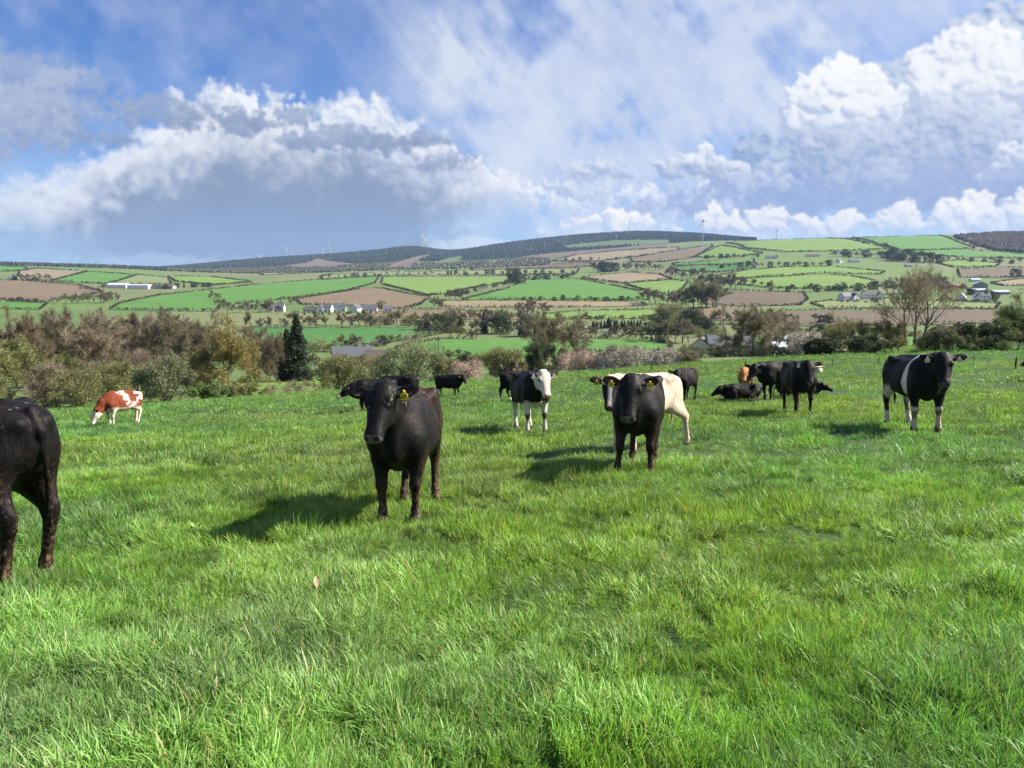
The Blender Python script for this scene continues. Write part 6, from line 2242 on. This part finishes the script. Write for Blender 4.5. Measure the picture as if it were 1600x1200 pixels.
def house(name, label, cat, loc, rotz, L, W, hw, hr, wall, roof, wins=4, chim=(0.9,), group=None, door=True, wing=None, barrel=False):
    """gabled building, long side along x, front towards -y"""
    o = link(name, None, loc=loc - Vector((0, 0, 0.4)), rotz=rotz)
    tag(o, label, cat, group)
    bm = bmesh.new()
    pts = [(-W / 2, 0), (W / 2, 0), (W / 2, hw)]
    if barrel:
        pts += [(W / 2 * math.cos(a), hw + hr * math.sin(a)) for a in np.linspace(0.25, math.pi - 0.25, 7)]
    else:
        pts += [(0, hw + hr)]
    pts += [(-W / 2, hw)]
    f0 = [bm.verts.new((-L / 2, y, z)) for y, z in pts]
    f1 = [bm.verts.new((L / 2, y, z)) for y, z in pts]
    bm.faces.new(f0[::-1]); bm.faces.new(f1)
    for k in range(len(pts)):
        bm.faces.new((f0[k], f0[(k + 1) % len(pts)], f1[(k + 1) % len(pts)], f1[k]))
    bmesh.ops.recalc_face_normals(bm, faces=bm.faces)
    link('wall', bm_mesh('wall', bm, wall), o)
    bm = bmesh.new()
    ov, th = 0.35, 0.16
    prof = [(y * (1 + 2 * ov / W), z) for y, z in pts[2:]]
    if not barrel:
        dz = ov * hr / (W / 2)
        prof = [(W / 2 + ov, hw - dz), (0, hw + hr), (-W / 2 - ov, hw - dz)]
    for (y0, z0), (y1, z1) in zip(prof, prof[1:]):
        q = []
        for x in (-L / 2 - ov, L / 2 + ov):
            q.append([bm.verts.new((x, y0, z0 + 0.03)), bm.verts.new((x, y1, z1 + 0.03)), bm.verts.new((x, y1, z1 + th)), bm.verts.new((x, y0, z0 + th))])
        a, b = q
        for f in ((a[0], a[1], a[2], a[3]), (b[3], b[2], b[1], b[0]), (a[0], a[3], b[3], b[0]), (a[1], b[1], b[2], a[2]), (a[3], a[2], b[2], b[3]), (a[0], b[0], b[1], a[1])):
            bm.faces.new(f)
    bmesh.ops.recalc_face_normals(bm, faces=bm.faces)
    r = link('roof', bm_mesh('roof', bm, roof), o)
    for c in chim:
        bm = bmesh.new()
        x = (c - 0.5) * (L - 1.2)
        box(bm, x - 0.45, x + 0.45, -0.35, 0.35, hw + hr * 0.7, hw + hr + 1.1)
        box(bm, x - 0.52, x + 0.52, -0.42, 0.42, hw + hr + 1.1, hw + hr + 1.25)
        link('chimney', bm_mesh('chimney', bm, M_BRICKC), r)
    floors = 2 if hw > 4 else 1
    for fl in range(floors):
        for k in range(wins):
            if door and fl == 0 and k == wins // 2:
                continue
            x = -L / 2 + L * (k + 0.5) / wins
            z = 1.3 + fl * 2.5
            bm = bmesh.new()
            for a0, a1, b0, b1 in ((-0.62, -0.52, -0.02, 1.22), (0.52, 0.62, -0.02, 1.22), (-0.52, 0.52, -0.02, 0.08), (-0.52, 0.52, 1.12, 1.22), (-0.04, 0.04, 0.08, 1.12)):
                box(bm, x + a0, x + a1, -W / 2 - 0.06, -W / 2 + 0.02, z + b0, z + b1)
            w = link('window', bm_mesh('window', bm, M_FRAME), o)
            bm = bmesh.new()
            box(bm, x - 0.52, x + 0.52, -W / 2 - 0.03, -W / 2 + 0.01, z + 0.08, z + 1.12)
            link('pane', bm_mesh('pane', bm, M_PANE), w)
    if door and wins:
        x = -L / 2 + L * (wins // 2 + 0.5) / wins
        bm = bmesh.new()
        box(bm, x - 0.5, x + 0.5, -W / 2 - 0.05, -W / 2 + 0.02, 0.4, 2.5)
        link('door', bm_mesh('door', bm, M_DOOR), o)
    if wing:                                             # front gable wing at a fraction of the length
        f, w2, dep, z2 = wing
        x = (f - 0.5) * L
        bm = bmesh.new()
        pts = [(x - w2 / 2, 0), (x + w2 / 2, 0), (x + w2 / 2, hw), (x, hw + z2), (x - w2 / 2, hw)]
        f0 = [bm.verts.new((a, -W / 2 - dep, b)) for a, b in pts]
        f1 = [bm.verts.new((a, 0, b)) for a, b in pts]
        bm.faces.new(f0); bm.faces.new(f1[::-1])
        for k in range(5):
            bm.faces.new((f0[k], f1[k], f1[(k + 1) % 5], f0[(k + 1) % 5]))
        bmesh.ops.recalc_face_normals(bm, faces=bm.faces)
        g = link('gable_wing', bm_mesh('gable_wing', bm, wall), o)
        bm = bmesh.new()
        dz = 0.3 * z2 / (w2 / 2)
        for s in (-1, 1):
            v = []
            for y in (-W / 2 - dep - 0.3, -0.1):
                for hh in (0.03, 0.17):
                    v += [bm.verts.new((x + s * (w2 / 2 + 0.3), y, hw - dz + hh)), bm.verts.new((x, y, hw + z2 + hh))]
            for fc in ((0, 1, 3, 2), (4, 6, 7, 5), (0, 2, 6, 4), (1, 5, 7, 3), (2, 3, 7, 6), (0, 4, 5, 1)):
                bm.faces.new([v[i] for i in fc])
        bmesh.ops.recalc_face_normals(bm, faces=bm.faces)
        link('wing_roof', bm_mesh('wing_roof', bm, roof), g)
        bm = bmesh.new()
        box(bm, x - 0.6, x + 0.6, -W / 2 - dep - 0.04, -W / 2 - dep + 0.02, 1.3, 2.6)
        link('window', bm_mesh('window', bm, M_PANE), g)
    return o


def build_houses():
    V = 'houses across the valley'
    H = [
        ('house', 'slate roofed bungalow half hidden by bushes left of the nearest bullock', 'house', ground_d(548, 232), 0.30, 11.5, 7.5, 2.7, 2.6, M_CREAMW, M_SLATE, 4, (0.72, 0.95), V, True, None),
        ('house', 'dark brown roofed extension beside the slate roofed bungalow', 'house', ground_d(590, 228), 0.10, 7.5, 6.5, 2.3, 2.0, M_WHITE, M_BROWNR, 3, (), V, True, None),
        ('house', 'white bungalow with a grey roof behind the dark hedge', 'house', ground_d(1141, 236), 0.0, 13.0, 7.5, 3.2, 2.5, M_WHITE, M_SLATE, 5, (0.95,), V, True, None),
        ('house', 'stone gabled outbuilding left of the white bungalow', 'house', ground_d(1098, 240), 1.25, 8.0, 7.0, 2.6, 2.7, M_CREAMW, M_BROWNR, 2, (), V, True, None),
        ('shed', 'nearer pale shed with a curved tin roof behind the bare twin tree', 'shed', ground_d(1206, 196), 0.9, 13, 7.0, 1.9, 1.5, M_TIN, M_TIN, 0, (), None, False, None, True),
        ('shed', 'farther pale shed with a curved tin roof showing above the nearer one', 'shed', ground_d(1229, 226), 0.9, 14, 7.5, 3.2, 1.8, M_TIN, M_TIN, 0, (), None, False, None, True),
        ('house', 'white two storey house leftmost in the valley by the conifer tip', 'house', ground_at(432, 487), 0.1, 13, 7.5, 4.6, 2.8, M_WHITE, M_SLATE, 5, (0.05, 0.95), V, True, (0.2, 4.0, 1.2, 1.6)),
        ('house', 'small brownish cottage first in the row under the central ploughed field', 'house', ground_at(484, 488), 0.0, 9, 7, 2.8, 2.4, M_CREAMW, M_BROWNR, 3, (0.9,), V, True, None),
        ('house', 'white house with twin front gables second in the row', 'house', ground_at(509, 488), -0.1, 11, 7.5, 4.4, 2.8, M_WHITE, M_SLATE, 4, (0.1,), V, True, (0.25, 4.5, 1.5, 2.2)),
        ('house', 'white house with a gable at its right end third in the row', 'house', ground_at(531, 487), 0.15, 10, 7.5, 4.4, 2.8, M_WHITE, M_SLATE, 4, (0.9,), V, True, (0.8, 4.2, 1.5, 2.2)),
        ('house', 'narrow white gable end house fourth in the row', 'house', ground_at(556, 488), 1.3, 9, 7, 4.0, 3.0, M_WHITE, M_SLATE, 2, (0.5,), V, True, None),
        ('house', 'long blue grey roofed house left of the round fresh green bush', 'house', ground_at(577, 487), 0.1, 13, 7.5, 3.4, 2.9, M_WHITE, M_SLATE, 4, (0.1,), V, True, None),
        ('house', 'last small white house right of the round fresh green bush', 'house', ground_at(606, 487), 0.3, 7, 6, 3.0, 2.4, M_WHITE, M_SLATE, 2, (), V, True, None),
        ('house', 'large white house with a gable wing left of the pair on the hillside', 'house', ground_at(1326, 470), 0.35, 17, 8.5, 4.2, 3.4, M_WHITE, M_SLATE, 5, (0.1, 0.9), V, True, (0.62, 6.5, 3.0, 3.0)),
        ('house', 'large white house right of the pair on the hillside', 'house', ground_at(1361, 468), -0.1, 16, 8.5, 4.2, 3.3, M_WHITE, M_SLATE, 5, (0.1, 0.9), V, True, (0.85, 5.5, 2.0, 2.6)),
        ('house', 'white cottage with an orange brick gable in the farm on the right', 'house', ground_at(1477, 468), 0.9, 9, 7, 3.0, 2.8, M_CREAMW, M_REDR, 3, (0.5,), V, True, None),
        ('house', 'narrow house with a pale steep roof in the farm on the right', 'house', ground_at(1502, 470), 1.0, 12, 7.0, 3.2, 3.6, M_WHITE, M_TIN, 3, (), V, True, None),
        ('house', 'white farmhouse with two gables in the farm on the right', 'house', ground_at(1533, 471), -0.25, 12, 8, 4.4, 3.0, M_WHITE, M_SLATE, 4, (0.1, 0.9), V, True, (0.2, 4.5, 2.0, 2.4)),
        ('shed', 'long low shed with a pinkish rust roof in the farm on the right', 'shed', ground_at(1489, 450), 0.05, 24, 9, 2.8, 2.0, M_GREYW, M_REDR, 0, (), None, False, None),
        ('shed', 'big blue grey barn in the middle of the farm on the right', 'barn', ground_at(1531, 450), 1.1, 20, 13, 4.5, 3.0, M_GREYW, M_TIN, 0, (), None, False, None),
        ('shed', 'low white roofed shed below the big blue grey barn', 'shed', ground_at(1528, 456), 0.05, 16, 7, 2.4, 1.3, M_WHITE, M_TIN, 0, (), None, False, None),
        ('shed', 'white roofed shed highest in the farm on the right', 'shed', ground_at(1523, 440), 0.0, 11, 7, 2.8, 1.6, M_WHITE, M_TIN, 0, (), None, False, None),
        ('shed', 'pale shed at the left end of the farm by the tall trunks', 'shed', ground_at(1469, 447), 0.2, 12, 8, 3.4, 1.6, M_GREYW, M_TIN, 0, (), None, False, None),
        ('shed', 'dark sided shed at the right end of the farm', 'shed', ground_at(1562, 460), -0.2, 14, 8, 2.8, 1.6, M_GREYW, M_TIN, 0, (), None, False, None),
        ('house', 'long white house under the sunlit skyline field', 'house', ground_at(1206, 404), 0.05, 24, 8, 4.0, 3.0, M_WHITE, M_SLATE, 6, (0.9,), V, True, (0.8, 6, 2, 2.5)),
        ('house', 'low pale bungalow in the trees right of the long white hillside house', 'house', ground_at(1270, 401), 0.0, 26, 8, 3.0, 2.4, M_CREAMW, M_BROWNR, 6, (0.5,), V, True, None),
        ('house', 'grey roofed house in trees under the middle of the skyline fields', 'house', ground_at(1320, 397), 0.2, 18, 9, 4.0, 3.4, M_GREYW, M_SLATE, 5, (0.1,), V, True, None),
        ('house', 'white gabled cottage among trees left of the hillside copse', 'house', ground_at(1311, 410), 0.8, 12, 8, 3.2, 3.0, M_WHITE, M_SLATE, 3, (0.9,), V, True, None),
        ('house', 'white house with a dark roof just left of the hillside copse', 'house', ground_at(1334, 410), 0.1, 17, 8, 3.6, 2.8, M_WHITE, M_SLATE, 5, (0.9,), V, True, None),
        ('house', 'tiny white cottage showing through the tall bare trees', 'house', ground_at(1419, 417), 0.1, 10, 7, 3.0, 2.4, M_WHITE, M_SLATE, 3, (), V, True, None),
        ('farm_shed', 'left one of the two long white farm sheds with a pale roof', 'shed', ground_at(186, 450), -0.05, 27, 14, 4.8, 2.6, M_WHITE, M_TIN, 0, (), None, False, None),
        ('farm_shed', 'right one of the two long white farm sheds', 'shed', ground_at(219, 451), -0.08, 30, 13, 5.0, 1.4, M_WHITE, M_TIN, 0, (), None, False, None),
        ('farm_shed', 'low dark shed touching the right end of the white farm sheds', 'shed', ground_at(254, 451), -0.05, 34, 12, 3.6, 1.8, M_GREYW, M_BROWNR, 0, (), None, False, None),
        ('house', 'speck of a white house on the far left slope', 'house', ground_at(22, 438), 0.2, 14, 8, 3.5, 2.6, M_WHITE, M_SLATE, 4, (), V, True, None),
    ]
    for h in H:
        house(*h)


build_houses()


def turbine(label, px, py, hub_py, blade_px, ang, dist, yaw=0.0):
    g = ground_d(px, dist, 400)
    hub_z = EYE + slope_of(hub_py) * dist
    H = hub_z - g.z
    bl = blade_px * dist / F_PX
    o = link('wind_turbine', None, loc=g, rotz=yaw)
    tag(o, label, 'wind turbine', 'wind turbines on the skyline')
    W = Wood()
    rb = max(1.0, 0.00036 * dist)
    W.tube(np.array([[0, 0, -2], [0, 0, H * 0.5], [0, 0, H]]), [rb, rb * 0.8, rb * 0.55], 10)
    link('tower', W.wood_mesh('tower', M_TURB), o)
    bm = bmesh.new()
    box(bm, -1.6, 1.6, -3.2, 5.2, H - 1.3, H + 1.9)
    bmesh.ops.bevel(bm, geom=bm.edges[:], offset=0.5, segments=2, affect='EDGES')
    link('nacelle', bm_mesh('nacelle', bm, M_TURB, True), o)
    bm = bmesh.new()
    bmesh.ops.create_uvsphere(bm, u_segments=10, v_segments=6, radius=1.7)
    bmesh.ops.translate(bm, verts=bm.verts, vec=(0, -4.2, H + 0.3))
    hub = link('hub', bm_mesh('hub', bm, M_TURB, True), o)
    for k in range(3):
        a = R(ang + 120 * k)
        bm = bmesh.new()
        rings = []
        for f, wd, th in ((0.03, 0.018, 0.016), (0.2, 0.062, 0.014), (0.6, 0.040, 0.008), (1.0, 0.012, 0.003)):
            wd = max(wd, 0.0005 * dist / bl)
            ring = []
            for s, t in ((-0.35, 0), (0, 1), (0.65, 0), (0, -1)):
                px_, py_, pz_ = s * wd * bl * 1.0, t * th * bl * 0.5, f * bl
                ring.append(bm.verts.new((px_ * math.cos(a) + pz_ * math.sin(a), py_ - 4.2, -px_ * math.sin(a) + pz_ * math.cos(a) + H + 0.3)))
            rings.append(ring)
        for r0, r1 in zip(rings, rings[1:]):
            for q in range(4):
                bm.faces.new((r0[q], r0[(q + 1) % 4], r1[(q + 1) % 4], r1[q]))
        bm.faces.new(rings[0][::-1]); bm.faces.new(rings[-1])
        bmesh.ops.recalc_face_normals(bm, faces=bm.faces)
        link('blade', bm_mesh('blade', bm, M_TURB, True), o)
    return o


turbine('tall wind turbine standing in front of the ridge above the lime triangle', 1097, 378, 345, 17, 100, 2000, 0.3)
turbine('wind turbine alone on the wooded summit', 982, 362, 345, 11, 170, 4050, 0.2)
turbine('small wind turbine just over the skyline right of the tall one', 1212, 374, 360, 9, 20, 2350, 0.3)
turbine('wind turbine with its blades barely over the ridge furthest left', 407, 404, 402, 8, 60, 4300, 0.2)
turbine('wind turbine second from the left on the blue ridge', 449, 403, 394, 9, 100, 4250, 0.2)
turbine('larger wind turbine third from the left on the blue ridge', 517, 399, 388, 11, 95, 4250, -0.2)
turbine('thin lone tower with blades edge on beside the larger turbine', 504, 399, 394, 7, 0, 4300, 1.4)
turbine('left one of the cluster of turbines over the blue ridge', 660, 390, 376, 10, 10, 4150, 0.1)
turbine('middle one of the cluster of turbines over the blue ridge', 664, 390, 373, 10, 55, 4200, 0.4)
turbine('right one of the cluster of turbines over the blue ridge', 669, 390, 378, 8, 90, 4300, 0.2)


def goal(px0, px1, base, top, label):
    a, b = ground_at(px0, base), ground_at(px1, base)
    h = (base - top) * a.y / F_PX
    o = link('goal_posts', None, loc=a)
    tag(o, label, 'goal posts', 'goal posts on the sports ground')
    r = max(0.10, 0.00020 * a.y)
    for p in (a, b):
        q = p - a
        W = Wood()
        W.tube(np.array([[q.x, q.y, q.z - 0.3], [q.x, q.y, q.z + h]]), [r, r], 8)
        link('post', W.wood_mesh('post', M_POLE), o)
    W = Wood()
    q = b - a
    W.tube(np.array([[0, 0, 2.6], [q.x, q.y, q.z + 2.6]]), [r, r], 8)
    link('crossbar', W.wood_mesh('crossbar', M_POLE), o)


goal(908, 918.5, 494.5, 479, 'left pair of tall white goal posts on the sports ground')
goal(929, 942, 494, 483, 'right pair of white goal posts on the sports ground')


def pole(px, base, top, label, r=0.13):
    g = ground_at(px, base)
    h = (base - top) * g.y / F_PX
    o = link('utility_pole', None, loc=g)
    tag(o, label, 'pole', 'poles in the valley meadow')
    W = Wood()
    W.tube(np.array([[0, 0, -0.4], [0, 0, h]]), [r, r * 0.8], 7)
    link('shaft', W.wood_mesh('shaft', M_POST), o)
    bm = bmesh.new()
    box(bm, -0.7, 0.7, -0.06, 0.06, h - 0.5, h - 0.36)
    link('crossarm', bm_mesh('crossarm', bm, M_POST), o)


pole(685, 557, 529, 'taller thin pole in the green valley meadow')
pole(693, 556, 541, 'shorter thin pole beside the taller one in the meadow')


def build_fence():
    posts = [(842, 591, 12), (868, 589.5, 14), (905, 588, 12), (960, 586, 12), (1018, 583.5, 15), (1068, 581.5, 12), (1104, 580, 12), (1164, 580, 16), (1226, 577, 11), (1300, 575, 11), (1372, 573, 11), (1448, 572, 12), (1520, 574, 12), (1586, 578, 18), (1640, 580, 16)]
    a = ground_at(*posts[0][:2])
    o = link('wire_fence', None, loc=a)
    tag(o, 'thin wire fence on slender posts along the bottom of the field', 'fence')
    tops = []
    for px, py, hp in posts:
        g = ground_at(px, py)
        h = max(0.55, hp * g.y / F_PX)
        q = g - a
        W = Wood()
        big = hp > 14
        r = 0.040 if big else 0.016
        W.tube(np.array([[q.x, q.y, q.z - 0.2], [q.x + 0.01, q.y, q.z + h * 0.6], [q.x + 0.015, q.y, q.z + h]]), [r, r, r * 0.9], 7)
        link('post', W.wood_mesh('post', M_POST), o)
        tops.append((q.x, q.y, q.z + h * 0.86))
    for k in (1.0,):
        W = Wood()
        W.tube(np.array(tops), [0.006] * len(tops), 4)
        link('wire', W.wood_mesh('wire', M_WIRE), o)


build_fence()


def build_small():
    # pale water tank behind the square standing bullock
    g = ground_at(1278, 583)
    s = 10.5 * g.y / F_PX
    o = link('water_tank', None, loc=g)
    tag(o, 'pale square water tank by the fence behind the black cattle', 'water tank')
    bm = bmesh.new()
    box(bm, -s / 2, s / 2, -s / 2, s / 2, -0.1, s * 0.95)
    bmesh.ops.bevel(bm, geom=bm.edges[:], offset=0.02, segments=2, affect='EDGES')
    link('tank_body', bm_mesh('tank_body', bm, M_TROUGH, True), o)
    bm = bmesh.new()
    box(bm, -s / 2 - 0.03, s / 2 + 0.03, -s / 2 - 0.03, s / 2 + 0.03, s * 0.953, s * 1.03)
    link('lid', bm_mesh('lid', bm, M_TROUGH), o)
    # broad leaved docks and a dead leaf in the grass
    m_dock = plain('dock_leaf', (0.16, 0.24, 0.06), 0.5, 0.3, 0.2, 14)
    m_dead = plain('dead_leaf', (0.42, 0.34, 0.19), 0.7, 0.2, 0.2, 14)
    rng = np.random.default_rng(4)

    def leaf_me(name, ln, wd, lift, mat):
        n = 7
        s = np.linspace(0, 1, n)
        w = wd * np.sin(np.pi * np.clip(s * 0.93 + 0.05, 0, 1)) ** 0.8
        x = s * ln * math.cos(lift); z = s * ln * math.sin(lift) - 0.35 * ln * s * s
        V = []
        for k in range(n):
            V += [(x[k], -w[k], z[k] + 0.02), (x[k], 0, z[k]), (x[k], w[k], z[k] + 0.02)]
        Q = []
        for k in range(n - 1):
            for j in (0, 1):
                Q.append((3 * k + j, 3 * k + j + 1, 3 * k + 4 + j, 3 * k + 3 + j))
        return mesh_np(name, V, quads=Q, mat=mat, smooth=True)
    for px, py, nl, sc, lab in ((306, 836, 5, 0.55, 'pale broad leaved dock in the shadow tip of the nearest bullock'),
                                (1330, 742, 5, 0.6, 'small dock plant in the grass below the belted bullock'),
                                (716, 634, 4, 0.8, 'yellowish dock in front of the small black calf')):
        g = ground_at(px, py)
        o = link('dock_plant', None, loc=g + Vector((0, 0, 0.03)))
        tag(o, lab, 'plant', 'dock plants in the pasture')
        for k in range(nl):
            me = leaf_me('leaf', rng.uniform(0.16, 0.24) * sc, rng.uniform(0.030, 0.045) * sc, rng.uniform(0.5, 1.1), m_dock)
            link('leaf', me, o, rotz=k * 6.28 / nl + rng.uniform(-0.3, 0.3))
    g = ground_at(497, 946)
    o = link('dead_leaf', leaf_me('dead_leaf', 0.11, 0.022, 1.3, m_dead), loc=g + Vector((0, 0, 0.10)), rotz=1.9)
    tag(o, 'single straw coloured leaf standing in the grass', 'leaf')


build_small()


# ------------------------------------------------------------------ the air between the camera and the far ridge
def build_haze():
    lo = [1e9] * 3; hi = [-1e9] * 3
    for o in scene.objects:
        if o.type != 'MESH':
            continue
        for c in o.bound_box:
            w = o.matrix_world @ Vector(c)
            for k in range(3):
                lo[k] = min(lo[k], w[k]); hi[k] = max(hi[k], w[k])
    bm = bmesh.new()
    box(bm, lo[0] - 5, hi[0] + 5, lo[1] - 5, hi[1] + 5, lo[2] - 1, hi[2] + 8)
    m = bpy.data.materials.new('thin_haze')
    m.use_nodes = True
    t = m.node_tree
    t.nodes.clear()
    out = N(t, 'ShaderNodeOutputMaterial')
    v = N(t, 'ShaderNodeVolumePrincipled')
    v.inputs['Color'].default_value = (0.46, 0.66, 1.0, 1)
    v.inputs['Density'].default_value = HAZE_DENSITY
    v.inputs['Anisotropy'].default_value = 0.1
    t.links.new(v.outputs[0], out.inputs['Volume'])
    o = link('haze', bm_mesh('haze', bm, m))
    tag(o, 'thin blue haze in the air over the whole valley', kind='stuff')
    print('haze', lo, hi)


HAZE_DENSITY = 0.000048
bpy.context.view_layer.update()
build_haze()
